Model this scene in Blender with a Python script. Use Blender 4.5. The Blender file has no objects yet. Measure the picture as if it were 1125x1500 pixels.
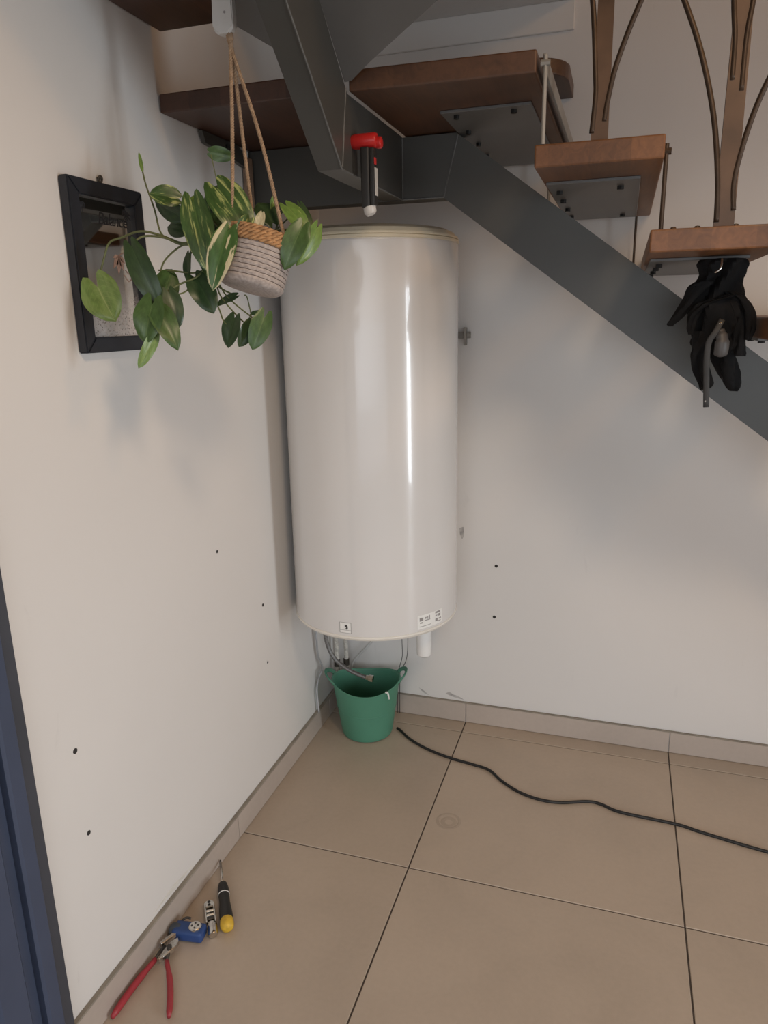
import bpy, bmesh, math, random
from mathutils import Vector, Matrix
random.seed(7)
sc = bpy.context.scene
COL = sc.collection
PI = math.pi

# ---------------------------------------------------------------- camera
cam_d = bpy.data.cameras.new('camera')
cam = bpy.data.objects.new('camera', cam_d)
COL.objects.link(cam)
sc.camera = cam
cam_d.sensor_fit = 'VERTICAL'
cam_d.sensor_height = 36.0
cam_d.lens = 1064.9 * 36.0 / 1500.0
cam_d.clip_start = 0.02
CX, CY, CZ = 1.049, -2.5433, 1.5491
PITCH, YAW, ROLL = 0.2601, 0.3154, -0.0194

def cam_matrix():
    f0 = Vector((-math.sin(YAW), math.cos(YAW), 0)); r0 = Vector((math.cos(YAW), math.sin(YAW), 0)); u0 = Vector((0, 0, 1))
    f = f0 * math.cos(PITCH) - u0 * math.sin(PITCH)
    u = u0 * math.cos(PITCH) + f0 * math.sin(PITCH)
    r = r0 * math.cos(ROLL) + u * math.sin(ROLL)
    u2 = u * math.cos(ROLL) - r0 * math.sin(ROLL)
    m = Matrix((r, u2, -f)).transposed().to_4x4()
    m.translation = (CX, CY, CZ)
    return m
cam.matrix_world = cam_matrix()

# ---------------------------------------------------------------- world, lights, exposure
vs = sc.view_settings
vs.view_transform = 'Standard'
vs.look = 'None'
vs.gamma = 1.0
vs.use_curve_mapping = False
vs.exposure = 0.04

w = bpy.data.worlds.new('daylight')
sc.world = w
w.use_nodes = True
bgn = w.node_tree.nodes['Background']
bgn.inputs[0].default_value = (0.75, 0.86, 1.0, 1)
bgn.inputs[1].default_value = 1.0

def area(name, loc, aim, sx, sy, power, col, spread=180):
    d = bpy.data.lights.new(name, 'AREA')
    d.shape = 'RECTANGLE'; d.size = sx; d.size_y = sy; d.spread = math.radians(spread); d.energy = power; d.color = col
    o = bpy.data.objects.new(name, d); COL.objects.link(o)
    o.location = loc
    o.rotation_euler = (Vector(aim) - Vector(loc)).to_track_quat('-Z', 'Y').to_euler()
    return o

RX, FY, CEIL = 4.3, -4.9, 3.6          # right wall, wall behind the camera, ceiling
# narrow glazed door in the right wall, wide window behind the camera: daylight
area('daylight_side', (RX - 0.02, -2.10, 0.98), (0, -2.10, 0.55), 0.40, 1.70, 18, (0.86, 0.94, 1.0), 92)
area('daylight_rear', (2.05, FY + 0.20, 1.45), (1.75, -1.0, 0.0), 3.6, 1.5, 13, (0.90, 0.95, 1.0), 80)
# warm recessed downlight in the ceiling near the left wall
ld = bpy.data.lights.new('ceiling_downlight', 'SPOT')
ld.energy = 66; ld.color = (1.0, 0.745, 0.51); ld.shadow_soft_size = 0.18; ld.spot_size = math.radians(146); ld.spot_blend = 0.35
lo = bpy.data.objects.new('ceiling_downlight', ld); COL.objects.link(lo)
lo.location = (1.75, -2.45, 2.90)
# dim warm lamp upstairs
ld = bpy.data.lights.new('upstairs_lamp', 'POINT')
ld.energy = 24; ld.color = (1.0, 0.55, 0.22); ld.shadow_soft_size = 0.15
lo = bpy.data.objects.new('upstairs_lamp', ld); COL.objects.link(lo)
lo.location = (2.9, -1.5, 3.25)

# ---------------------------------------------------------------- helpers
def link(name, bm, mat, parent=None, smooth=False, loc=None):
    me = bpy.data.meshes.new(name)
    bmesh.ops.recalc_face_normals(bm, faces=bm.faces)
    bm.to_mesh(me); bm.free()
    if smooth:
        for p in me.polygons: p.use_smooth = True
    if mat is not None: me.materials.append(mat)
    o = bpy.data.objects.new(name, me)
    COL.objects.link(o)
    if parent is not None: o.parent = parent
    if loc is not None: o.location = loc
    return o

def sharp(o, deg=35):
    me = o.data
    for p in me.polygons: p.use_smooth = True
    bm = bmesh.new(); bm.from_mesh(me)
    for e in bm.edges:
        if len(e.link_faces) == 2 and e.calc_face_angle(0) > math.radians(deg): e.smooth = False
    bm.to_mesh(me); bm.free()
    return o

def thing(name, label, cat, loc=(0, 0, 0), group=None):
    o = bpy.data.objects.new(name, None); COL.objects.link(o)
    o.empty_display_size = 0.05
    o.location = loc
    o['label'] = label; o['category'] = cat
    if group: o['group'] = group
    return o

def tag(o, label, cat, group=None):
    o['label'] = label; o['category'] = cat
    if group: o['group'] = group
    return o

def struct(o):
    o['kind'] = 'structure'
    return o

def box(bm, x0, x1, y0, y1, z0, z1, bev=0.0, mat=None, seg=1):
    vs_ = [bm.verts.new((x, y, z)) for z in (z0, z1) for y in (y0, y1) for x in (x0, x1)]
    fs = [(0, 2, 3, 1), (4, 5, 7, 6), (0, 1, 5, 4), (2, 6, 7, 3), (0, 4, 6, 2), (1, 3, 7, 5)]
    faces = [bm.faces.new([vs_[i] for i in f]) for f in fs]
    if mat is not None:
        for v in vs_: v.co = mat @ v.co
    if bev > 0:
        es = list({e for f in faces for e in f.edges})
        bmesh.ops.bevel(bm, geom=es, offset=bev, segments=seg, affect='EDGES', profile=0.6)
    return bm

def prism(bm, pts, vec):
    a = [bm.verts.new(p) for p in pts]
    b = [bm.verts.new(Vector(p) + Vector(vec)) for p in pts]
    n = len(pts)
    bm.faces.new(a); bm.faces.new(list(reversed(b)))
    for i in range(n):
        bm.faces.new((a[i], b[i], b[(i + 1) % n], a[(i + 1) % n]))
    return bm

def spline(pts, n=8):
    P = [Vector(p) for p in pts]
    if len(P) < 3:
        return [P[0].lerp(P[-1], i / n) for i in range(n + 1)]
    out = []
    for i in range(len(P) - 1):
        p0 = P[i - 1] if i else P[0] * 2 - P[1]
        p1, p2 = P[i], P[i + 1]
        p3 = P[i + 2] if i + 2 < len(P) else P[-1] * 2 - P[-2]
        for k in range(n):
            t = k / n
            out.append(0.5 * ((2 * p1) + (p2 - p0) * t + (2 * p0 - 5 * p1 + 4 * p2 - p3) * t * t + (3 * p1 - p0 - 3 * p2 + p3) * t ** 3))
    out.append(P[-1])
    return out

def frames(P):
    T = []
    for i in range(len(P)):
        a = P[max(i - 1, 0)]; b = P[min(i + 1, len(P) - 1)]
        t = (b - a)
        T.append(t.normalized() if t.length > 1e-9 else Vector((0, 0, 1)))
    n = T[0].orthogonal().normalized()
    out = []
    for t in T:
        n = n - t * n.dot(t)
        n = n.normalized() if n.length > 1e-9 else t.orthogonal().normalized()
        out.append((t, n, t.cross(n)))
    return out

def tube(bm, P, r, seg=8, cap=True, flat=1.0, up=None):
    """r: number or list; flat: second radius over first; up: direction of the first radius"""
    P = [Vector(p) for p in P]
    F = frames(P)
    rings = []
    for i, p in enumerate(P):
        t, n, b = F[i]
        if up is not None:
            n = Vector(up) - t * t.dot(Vector(up)); n.normalize(); b = t.cross(n)
        rr = r[i] if isinstance(r, (list, tuple)) else r
        rings.append([bm.verts.new(p + n * (rr * math.cos(2 * PI * k / seg)) + b * (rr * flat * math.sin(2 * PI * k / seg))) for k in range(seg)])
    for i in range(len(rings) - 1):
        for k in range(seg):
            bm.faces.new((rings[i][k], rings[i][(k + 1) % seg], rings[i + 1][(k + 1) % seg], rings[i + 1][k]))
    if cap:
        bm.faces.new(list(reversed(rings[0]))); bm.faces.new(rings[-1])
    return bm

def lathe(bm, prof, seg=48, c=(0, 0, 0), mat=None, fn=None, capa=False, capb=False):
    rings = []
    for i, (r, z) in enumerate(prof):
        ring = []
        for k in range(seg):
            a = 2 * PI * k / seg
            rr, zz = (r, z) if fn is None else fn(r, z, a, i)
            v = Vector((c[0] + rr * math.cos(a), c[1] + rr * math.sin(a), c[2] + zz))
            if mat is not None: v = mat @ v
            ring.append(bm.verts.new(v))
        rings.append(ring)
    for i in range(len(rings) - 1):
        for k in range(seg):
            bm.faces.new((rings[i][k], rings[i][(k + 1) % seg], rings[i + 1][(k + 1) % seg], rings[i + 1][k]))
    if capa: bm.faces.new(list(reversed(rings[0])))
    if capb: bm.faces.new(rings[-1])
    return bm

def cyl(bm, a, b, r, seg=16, r2=None):
    return tube(bm, [a, b], [r, r if r2 is None else r2], seg)

# ---------------------------------------------------------------- materials
def mat_new(name):
    m = bpy.data.materials.new(name); m.use_nodes = True
    nt = m.node_tree
    return m, nt, nt.nodes['Principled BSDF']

def N(nt, t, **kw):
    n = nt.nodes.new(t)
    for k, v in kw.items(): setattr(n, k, v)
    return n

def ramp(nt, fac, stops):
    r = N(nt, 'ShaderNodeValToRGB')
    els = r.color_ramp.elements
    while len(els) < len(stops): els.new(0.5)
    for e, (p, c) in zip(els, stops):
        e.position = p; e.color = (c[0], c[1], c[2], 1) if not isinstance(c, (int, float)) else (c, c, c, 1)
    nt.links.new(fac, r.inputs[0])
    return r.outputs[0]

def noise(nt, scale=5, detail=3, vec=None, dist=0.0, rough=0.5):
    n = N(nt, 'ShaderNodeTexNoise')
    n.inputs['Scale'].default_value = scale; n.inputs['Detail'].default_value = detail
    n.inputs['Distortion'].default_value = dist; n.inputs['Roughness'].default_value = rough
    if vec is not None: nt.links.new(vec, n.inputs['Vector'])
    return n

def coord(nt, which='Object', scale=None):
    tc = N(nt, 'ShaderNodeTexCoord')
    o = tc.outputs[which]
    if scale is not None:
        mp = N(nt, 'ShaderNodeMapping'); mp.inputs['Scale'].default_value = scale
        nt.links.new(o, mp.inputs['Vector']); o = mp.outputs[0]
    return o

def bump(nt, bsdf, h, strength=0.2, dist=0.01):
    b = N(nt, 'ShaderNodeBump'); b.inputs['Strength'].default_value = strength; b.inputs['Distance'].default_value = dist
    nt.links.new(h, b.inputs['Height']); nt.links.new(b.outputs[0], bsdf.inputs['Normal'])

def simple(name, col, rough=0.5, metal=0.0, var=0.08, scale=20, bmp=0.0, spec=0.5, coat=0.0, which='Object'):
    m, nt, b = mat_new(name)
    n = noise(nt, scale, 4, coord(nt, which))
    lo = tuple(c * (1 - var) for c in col); hi = tuple(min(1, c * (1 + var)) for c in col)
    nt.links.new(ramp(nt, n.outputs['Fac'], [(0.3, lo), (0.7, hi)]), b.inputs['Base Color'])
    b.inputs['Roughness'].default_value = rough; b.inputs['Metallic'].default_value = metal
    b.inputs['Specular IOR Level'].default_value = spec
    b.inputs['Coat Weight'].default_value = coat
    if bmp: bump(nt, b, n.outputs['Fac'], bmp, 0.002)
    return m

def paint_wall(name, col):
    m, nt, b = mat_new(name)
    c = coord(nt, 'Object')
    n1 = noise(nt, 1.6, 4, c, 0.4); n2 = noise(nt, 55, 5, c)
    n3 = noise(nt, 9, 6, coord(nt, 'Object', (1, 1, 0.25)), 1.2, 0.65)
    mx = N(nt, 'ShaderNodeMix', data_type='RGBA')
    nt.links.new(ramp(nt, n1.outputs['Fac'], [(0.3, tuple(x * 0.965 for x in col)), (0.7, col)]), mx.inputs[6])
    mx.inputs[7].default_value = (col[0] * 0.80, col[1] * 0.79, col[2] * 0.79, 1)
    # faint scuffs
    nt.links.new(ramp(nt, n3.outputs['Fac'], [(0.66, 0.0), (0.80, 0.5)]), mx.inputs[0])
    nt.links.new(mx.outputs[2], b.inputs['Base Color'])
    b.inputs['Roughness'].default_value = 0.62
    bump(nt, b, n2.outputs['Fac'], 0.12, 0.002)
    return m

def floor_mat(name, col, rough):
    m, nt, b = mat_new(name)
    c = coord(nt, 'Object')
    oi = N(nt, 'ShaderNodeObjectInfo')
    n1 = noise(nt, 2.2, 6, c, 0.8, 0.6); n2 = noise(nt, 70, 3, c)
    mx = N(nt, 'ShaderNodeMix', data_type='RGBA'); mx.inputs[0].default_value = 0.25
    nt.links.new(ramp(nt, n1.outputs['Fac'], [(0.28, tuple(x * 0.86 for x in col)), (0.55, col), (0.8, tuple(x * 1.07 for x in col))]), mx.inputs[6])
    nt.links.new(ramp(nt, n2.outputs['Fac'], [(0.3, tuple(x * 0.9 for x in col)), (0.7, tuple(x * 1.08 for x in col))]), mx.inputs[7])
    hv = N(nt, 'ShaderNodeHueSaturation')
    mr = N(nt, 'ShaderNodeMapRange'); mr.inputs[3].default_value = 0.96; mr.inputs[4].default_value = 1.04
    nt.links.new(oi.outputs['Random'], mr.inputs[0]); nt.links.new(mr.outputs[0], hv.inputs['Value'])
    nt.links.new(mx.outputs[2], hv.inputs['Color'])
    nt.links.new(hv.outputs[0], b.inputs['Base Color'])
    nt.links.new(ramp(nt, n1.outputs['Fac'], [(0.3, rough * 0.88), (0.7, rough * 1.12)]), b.inputs['Roughness'])
    bump(nt, b, n2.outputs['Fac'], 0.03, 0.001)
    return m

def wood_mat(name, dark, light):
    m, nt, b = mat_new(name)
    c = coord(nt, 'Object', (14, 1.2, 14))
    n1 = noise(nt, 3.2, 6, c, 1.4, 0.6)
    n2 = noise(nt, 2.0, 4, coord(nt, 'Object'), 0.5)
    sx = N(nt, 'ShaderNodeSeparateXYZ'); nt.links.new(coord(nt, 'Object'), sx.inputs[0])
    mu = N(nt, 'ShaderNodeMath', operation='MULTIPLY'); mu.inputs[1].default_value = 12.5; nt.links.new(sx.outputs[0], mu.inputs[0])
    fl = N(nt, 'ShaderNodeMath', operation='FLOOR'); nt.links.new(mu.outputs[0], fl.inputs[0])
    wn = N(nt, 'ShaderNodeTexWhiteNoise', noise_dimensions='1D'); nt.links.new(fl.outputs[0], wn.inputs['W'])
    mx = N(nt, 'ShaderNodeMix', data_type='RGBA')
    nt.links.new(ramp(nt, n1.outputs['Fac'], [(0.25, dark), (0.75, light)]), mx.inputs[6])
    nt.links.new(ramp(nt, n2.outputs['Fac'], [(0.3, tuple(x * 0.6 for x in dark)), (0.7, tuple(x * 1.15 for x in light))]), mx.inputs[7])
    mx.inputs[0].default_value = 0.4
    hv = N(nt, 'ShaderNodeHueSaturation')
    mr = N(nt, 'ShaderNodeMapRange'); mr.inputs[3].default_value = 0.78; mr.inputs[4].default_value = 1.22
    nt.links.new(wn.outputs[0], mr.inputs[0]); nt.links.new(mr.outputs[0], hv.inputs['Value'])
    nt.links.new(mx.outputs[2], hv.inputs['Color']); nt.links.new(hv.outputs[0], b.inputs['Base Color'])
    b.inputs['Roughness'].default_value = 0.42
    bump(nt, b, n1.outputs['Fac'], 0.1, 0.002)
    return m

M_WALL = paint_wall('wall_paint', (0.72, 0.696, 0.670))
M_CEIL = simple('ceiling_paint', (0.15, 0.105, 0.07), 0.8)
M_TILE = floor_mat('floor_tile_stoneware', (0.47, 0.385, 0.305), 0.42)
M_SKIRT = floor_mat('baseboard_stoneware', (0.46, 0.395, 0.345), 0.33)
M_GROUT = simple('grout', (0.085, 0.07, 0.06), 0.9, var=0.2)
M_GROUT2 = simple('pale_grout', (0.42, 0.40, 0.38), 0.9, var=0.1)
M_CAULK = simple('dirty_caulk', (0.26, 0.23, 0.19), 0.8, var=0.2)
M_STEEL = simple('grey_painted_steel', (0.060, 0.058, 0.052), 0.42, var=0.06, scale=6)
M_PLATE = simple('grey_painted_plate', (0.125, 0.122, 0.117), 0.38, var=0.06, scale=6)
M_WELD = simple('weld_bead', (0.11, 0.11, 0.105), 0.5, var=0.2, scale=90, bmp=0.4)
M_BOLT = simple('black_bolt', (0.012, 0.011, 0.010), 0.5, 0.3)
M_WOOD = wood_mat('stained_oak_lit', (0.082, 0.033, 0.0135), (0.225, 0.094, 0.033))  # lower flight's oak, with orange lamplight put into the colour
M_WOOD2 = wood_mat('stained_oak_shaded', (0.04, 0.018, 0.012), (0.085, 0.038, 0.022))  # same oak darkened: shade over landing and upper flight put into the colour
M_BRONZE = simple('brown_painted_iron', (0.105, 0.058, 0.032), 0.42, 0.2, var=0.25, scale=14)
M_ROD = simple('dark_iron_rod', (0.06, 0.038, 0.024), 0.4, 0.5, var=0.2)
M_GALV = simple('galvanised_strip', (0.30, 0.28, 0.25), 0.5, 0.3, var=0.1)
M_BLUE = simple('blue_door_paint', (0.050, 0.066, 0.112), 0.45, var=0.08, scale=8)
M_BLUE2 = simple('blue_grey_casing_paint', (0.050, 0.055, 0.070), 0.5, var=0.08, scale=8)
M_ENAM = simple('white_enamel', (0.70, 0.68, 0.66), 0.20, var=0.012, scale=3, coat=0.4)
M_CREAM = simple('cream_plastic', (0.74, 0.66, 0.50), 0.4, var=0.04)
M_IVORY = simple('ivory_plastic_rim', (0.78, 0.74, 0.67), 0.4, var=0.03)
M_WHITE = simple('white_plastic', (0.78, 0.78, 0.76), 0.4, var=0.03)
M_GREYW = simple('off_white_plastic', (0.62, 0.61, 0.59), 0.42, var=0.04)
M_LABEL = simple('printed_paper', (0.82, 0.81, 0.78), 0.6, var=0.02)
M_INK = simple('dark_ink', (0.05, 0.045, 0.04), 0.6)
M_INK2 = simple('grey_ink', (0.30, 0.28, 0.27), 0.6)
M_GREEN = simple('green_rubber', (0.075, 0.235, 0.155), 0.5, var=0.05, scale=9)
M_BLACKC = simple('black_cable_rubber', (0.012, 0.012, 0.012), 0.5)
M_WIRE = simple('grey_wire', (0.05, 0.05, 0.05), 0.5)
M_PIPE = simple('crusty_painted_pipe', (0.55, 0.52, 0.47), 0.75, var=0.45, scale=70, bmp=0.6)
M_RUST = simple('dark_fitting', (0.06, 0.05, 0.04), 0.6, 0.4, var=0.4, scale=60, bmp=0.4)
M_CHROME = simple('chrome', (0.62, 0.60, 0.56), 0.22, 1.0, var=0.15, scale=60)
M_DKSTEEL = simple('dark_tool_steel', (0.09, 0.085, 0.08), 0.4, 0.8, var=0.2)
M_RED = simple('red_vinyl_grip', (0.33, 0.03, 0.04), 0.45, var=0.08)
M_TBLUE = simple('blue_tool_plastic', (0.022, 0.06, 0.20), 0.45, var=0.1)
M_TGREY = simple('blue_grey_tool_body', (0.06, 0.075, 0.095), 0.45, 0.2, var=0.15)
M_BLACK = simple('black_grip', (0.014, 0.013, 0.012), 0.5, var=0.2)
M_YEL = simple('yellow_plastic', (0.62, 0.39, 0.035), 0.55, var=0.2, scale=80)
M_LRED = simple('red_lamp_plastic', (0.48, 0.018, 0.016), 0.35, var=0.08)
M_LENS = simple('frosted_lens', (0.55, 0.53, 0.50), 0.3)
M_CLOTH = simple('black_umbrella_cloth', (0.0045, 0.0042, 0.0045), 0.75, var=0.3, scale=18, spec=0.18)
M_STRAP = simple('charcoal_strap', (0.032, 0.031, 0.030), 0.65, var=0.15, scale=50)
M_GRIP = simple('grey_umbrella_handle', (0.06, 0.057, 0.057), 0.5, var=0.1)
M_FRAME = simple('black_picture_frame', (0.016, 0.018, 0.024), 0.5, var=0.2)
M_JUTE = simple('jute_braid', (0.40, 0.22, 0.10), 0.9, var=0.35, scale=90, bmp=0.6)
M_ROPE = simple('jute_cord', (0.34, 0.23, 0.145), 0.9, var=0.25, scale=120, bmp=0.5)
M_COTTON = simple('grey_cotton_coil', (0.40, 0.345, 0.315), 0.95, var=0.22, scale=160, bmp=0.6)
M_THREAD = simple('dark_stitching', (0.11, 0.085, 0.075), 0.9)
M_SOIL = simple('potting_soil', (0.03, 0.02, 0.013), 1.0, var=0.4, scale=80, bmp=0.8)
M_STEM = simple('green_stem', (0.115, 0.13, 0.045), 0.5, var=0.3, scale=25)
M_HOLE = simple('drilled_hole', (0.03, 0.027, 0.025), 0.9)
M_PLUG = simple('grey_wall_plug', (0.20, 0.20, 0.20), 0.7)
M_CHIP = simple('bare_plaster', (0.46, 0.44, 0.425), 0.95, var=0.35, scale=60)
M_WOOD3 = wood_mat('stained_oak_half_shaded', (0.05, 0.022, 0.011), (0.125, 0.055, 0.025))  # same oak, milder shade behind the beam put into the colour
M_CONDUIT = simple('grey_conduit', (0.42, 0.42, 0.43), 0.5)
M_FLAKE = simple('flaking_paint', (0.66, 0.63, 0.58), 0.8, var=0.12, scale=60)
M_TAN = simple('tan_wood', (0.24, 0.16, 0.11), 0.7, var=0.2)

def leaf_mat(name, base, second, lo, hi, vein, veinw, stripes=11, blotch=(7, 2.0)):
    m, nt, b = mat_new(name)
    uv = coord(nt, 'UV')
    oi = N(nt, 'ShaderNodeObjectInfo')
    sp = N(nt, 'ShaderNodeSeparateXYZ'); nt.links.new(uv, sp.inputs[0])
    def mth(op, a, bb=None, v=None):
        k = N(nt, 'ShaderNodeMath', operation=op); nt.links.new(a, k.inputs[0])
        if bb is not None: nt.links.new(bb, k.inputs[1])
        if v is not None: k.inputs[1].default_value = v
        return k.outputs[0]
    au = mth('ABSOLUTE', mth('SUBTRACT', sp.outputs[0], v=0.5))          # 0 at the midrib
    diag = mth('SUBTRACT', sp.outputs[1], mth('MULTIPLY', au, v=0.75))
    st = mth('ABSOLUTE', mth('SINE', mth('MULTIPLY', diag, v=stripes * PI)))
    side = ramp(nt, st, [(0.0, 1.0), (0.22, 0.0)])
    mid = ramp(nt, au, [(0.0, 1.0), (0.028, 0.0)])
    vv = mth('MAXIMUM', mth('MULTIPLY', side, v=0.45), mid)
    mp = N(nt, 'ShaderNodeMapping'); mp.inputs['Scale'].default_value = (*blotch, 1)
    cx = N(nt, 'ShaderNodeCombineXYZ'); nt.links.new(mth('MULTIPLY', oi.outputs['Random'], v=40), cx.inputs[0]); nt.links.new(mth('MULTIPLY', oi.outputs['Random'], v=17), cx.inputs[1])
    nt.links.new(cx.outputs[0], mp.inputs['Location']); nt.links.new(uv, mp.inputs['Vector'])
    n1 = noise(nt, 1.0, 5, mp.outputs[0], 0.6, 0.55)
    fac = ramp(nt, n1.outputs['Fac'], [(lo, 0.0), (hi, 1.0)])
    m1 = N(nt, 'ShaderNodeMix', data_type='RGBA'); nt.links.new(fac, m1.inputs[0])
    n2 = noise(nt, 6, 3, uv)
    nt.links.new(ramp(nt, n2.outputs['Fac'], [(0.3, tuple(x * 0.75 for x in base)), (0.7, tuple(x * 1.2 for x in base))]), m1.inputs[6])
    m1.inputs[7].default_value = (*second, 1)
    m2 = N(nt, 'ShaderNodeMix', data_type='RGBA'); nt.links.new(mth('MULTIPLY', vv, v=veinw), m2.inputs[0])
    nt.links.new(m1.outputs[2], m2.inputs[6]); m2.inputs[7].default_value = (*vein, 1)
    nt.links.new(m2.outputs[2], b.inputs['Base Color'])
    b.inputs['Roughness'].default_value = 0.36
    b.inputs['Transmission Weight'].default_value = 0.0
    bump(nt, b, vv, -0.25, 0.002)
    return m

LM = {
 'v': leaf_mat('leaf_variegated', (0.045, 0.092, 0.024), (0.36, 0.40, 0.14), 0.55, 0.63, (0.12, 0.2, 0.05), 0.5),
 'd': leaf_mat('leaf_dark', (0.030, 0.058, 0.020), (0.10, 0.14, 0.05), 0.68, 0.78, (0.07, 0.11, 0.04), 0.4),
 'l': leaf_mat('leaf_light', (0.13, 0.22, 0.045), (0.40, 0.42, 0.15), 0.60, 0.70, (0.26, 0.33, 0.10), 0.5),
 'g': leaf_mat('leaf_green', (0.058, 0.110, 0.030), (0.14, 0.20, 0.07), 0.66, 0.80, (0.14, 0.21, 0.07), 0.55),
 'y': leaf_mat('leaf_arrowhead', (0.155, 0.245, 0.062), (0.21, 0.30, 0.09), 0.45, 0.65, (0.36, 0.42, 0.17), 0.7, 9),
 'c': leaf_mat('leaf_cream_patch', (0.055, 0.12, 0.03), (0.58, 0.52, 0.33), 0.545, 0.565, (0.13, 0.2, 0.05), 0.4, 11, (2.6, 1.0)),
 'p': leaf_mat('leaf_pale', (0.075, 0.12, 0.05), (0.28, 0.32, 0.19), 0.46, 0.60, (0.25, 0.28, 0.15), 0.5),
 'w': leaf_mat('leaf_cream', (0.48, 0.42, 0.26), (0.12, 0.19, 0.05), 0.62, 0.70, (0.5, 0.46, 0.3), 0.3),
}

# ================================================================= room shell
bm = bmesh.new()
box(bm, -0.14, 0, FY, -0.94, 0, CEIL); box(bm, -0.14, 0, -0.94, 0.0, 0, 2.055); box(bm, -0.14, -0.06, -0.94, 0.0, 2.055, CEIL)
wall_left = struct(link('wall_left', bm, M_WALL))
bm = bmesh.new(); box(bm, -0.14, RX + 0.12, 0, 0.12, 0, CEIL)
wall_back = struct(link('wall_back', bm, M_WALL))
# right wall with the opening of a narrow glazed door
bm = bmesh.new()
box(bm, RX, RX + 0.12, FY, -2.36, 0, CEIL); box(bm, RX, RX + 0.12, -1.84, 0, 0, CEIL); box(bm, RX, RX + 0.12, -2.36, -1.84, 1.95, CEIL); box(bm, RX, RX + 0.12, -2.36, -1.84, -0.02, 0.1)
wall_right = struct(link('wall_right', bm, M_WALL))
# wall behind the camera with a window opening
bm = bmesh.new()
box(bm, -0.14, 0.22, FY - 0.12, FY, 0, CEIL); box(bm, 3.88, RX + 0.12, FY - 0.12, FY, 0, CEIL)
box(bm, 0.22, 3.88, FY - 0.12, FY, 0, 0.12); box(bm, 0.22, 3.88, FY - 0.12, FY, 1.52, CEIL)
wall_front = struct(link('wall_front', bm, M_WALL))
bm = bmesh.new(); box(bm, -0.14, RX + 0.12, FY - 0.12, 0.12, CEIL, CEIL + 0.12)
struct(link('ceiling', bm, M_CEIL))
# concrete beam boxed out of the back wall, top left
bm = bmesh.new(); box(bm, -0.06, 0.85, -0.55, 0.0, 2.455, 2.66, 0.003)
struct(link('trim_1', bm, M_WALL))
bm = bmesh.new(); box(bm, -0.06, 0.85, -0.010, 0.0, 2.375, 2.455, 0.002)
struct(link('trim_2', bm, M_WALL))

# floor: grout bed with one object per tile
bm = bmesh.new(); box(bm, -0.14, RX + 0.12, FY - 0.12, 0.12, -0.06, -0.003)
floor = struct(link('floor', bm, M_GROUT))
TX, TY, T, G = 0.5447, -0.0827, 0.75, 0.0022
xs = [0.0] + [TX + T * k for k in range(5)] + [RX]
ys = [0.0] + [TY - T * k for k in range(7)] + [FY]
tile_mesh = {}
for i in range(len(xs) - 1):
    for j in range(len(ys) - 1):
        x0, x1 = xs[i] + (G if i else 0), xs[i + 1] - G
        y1, y0 = ys[j] - (G if j else 0), ys[j + 1] + G
        if x1 - x0 < 0.02 or y1 - y0 < 0.02: continue
        key = (round(x1 - x0, 3), round(y1 - y0, 3))
        if key not in tile_mesh:
            bm = bmesh.new(); a, b2 = (x1 - x0) / 2, (y1 - y0) / 2
            box(bm, -a, a, -b2, b2, -0.012, 0.0, 0.0012)
            o = link('floor_tile', bm, M_TILE, floor)
            tile_mesh[key] = o.data
        else:
            o = bpy.data.objects.new('floor_tile', tile_mesh[key]); COL.objects.link(o); o.parent = floor
        o.location = ((x0 + x1) / 2, (y0 + y1) / 2, 0)

# baseboards: a pale bed with one object per cut tile
BH = 0.081
bm = bmesh.new(); box(bm, 0.012, RX, -0.006, 0.0, 0, BH - 0.001)
bb = struct(link('baseboard_back', bm, M_GROUT2))
bx = [0.012] + [TX + T * k for k in range(5)] + [RX]
for k in range(len(bx) - 1):
    bm = bmesh.new(); box(bm, bx[k] + 0.0016, bx[k + 1] - 0.0016, -0.0105, -0.001, 0.0015, BH, 0.001)
    link('baseboard_tile', bm, M_SKIRT, bb)
bm = bmesh.new(); box(bm, 0.0, RX, -0.010, 0.0, BH, BH + 0.004, 0.0015)
link('sealant_line', bm, M_CAULK, bb)
DY = -1.587                                     # right edge of the blue door casing
bm = bmesh.new(); box(bm, 0.0, 0.006, DY, -0.0105, 0, BH - 0.001)
bl = struct(link('baseboard_left', bm, M_GROUT2))
by = [-0.0105, TY - 0.03, TY - 0.78, DY]
for k in range(len(by) - 1):
    bm = bmesh.new(); box(bm, 0.001, 0.0105, by[k + 1] + 0.0016, by[k] - 0.0016, 0.0015, BH, 0.001)
    link('baseboard_tile', bm, M_SKIRT, bl)
bm = bmesh.new(); box(bm, 0.0, 0.0125, DY, -0.0105, BH, BH + 0.005, 0.0015)
link('sealant_line', bm, M_CAULK, bl)

# blue door at the left: casing mouldings and the edge of its leaf
bm = bmesh.new(); box(bm, 0.0, 0.010, -1.66, DY, 0, 2.1, 0.001)
door = struct(link('door_1', bm, M_BLUE))
def strip(name, pts, mat):
    bm = bmesh.new(); prism(bm, [(x, y, 0.0) for x, y in pts], (0, 0, 2.1))
    return link(name, bm, mat, door)
strip('casing', [(0, DY), (0.016, DY), (0.020, DY - 0.004), (0.020, DY - 0.028), (0.0, DY - 0.028)], M_BLUE2)
strip('casing_step', [(0, DY - 0.033), (0.026, DY - 0.033), (0.030, DY - 0.037), (0.030, DY - 0.066), (0.026, DY - 0.072), (0.0, DY - 0.072)], M_BLUE)
strip('door_stop', [(0, DY - 0.072), (0.010, DY - 0.072), (0.010, DY - 0.106), (0, DY - 0.106)], M_BLUE)
strip('door_leaf', [(0, DY - 0.106), (0.026, DY - 0.106), (0.034, DY - 0.114), (0.034, DY - 0.17), (0.026, DY - 0.18), (0.026, DY - 0.9), (0, DY - 0.9)], M_BLUE)

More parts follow.
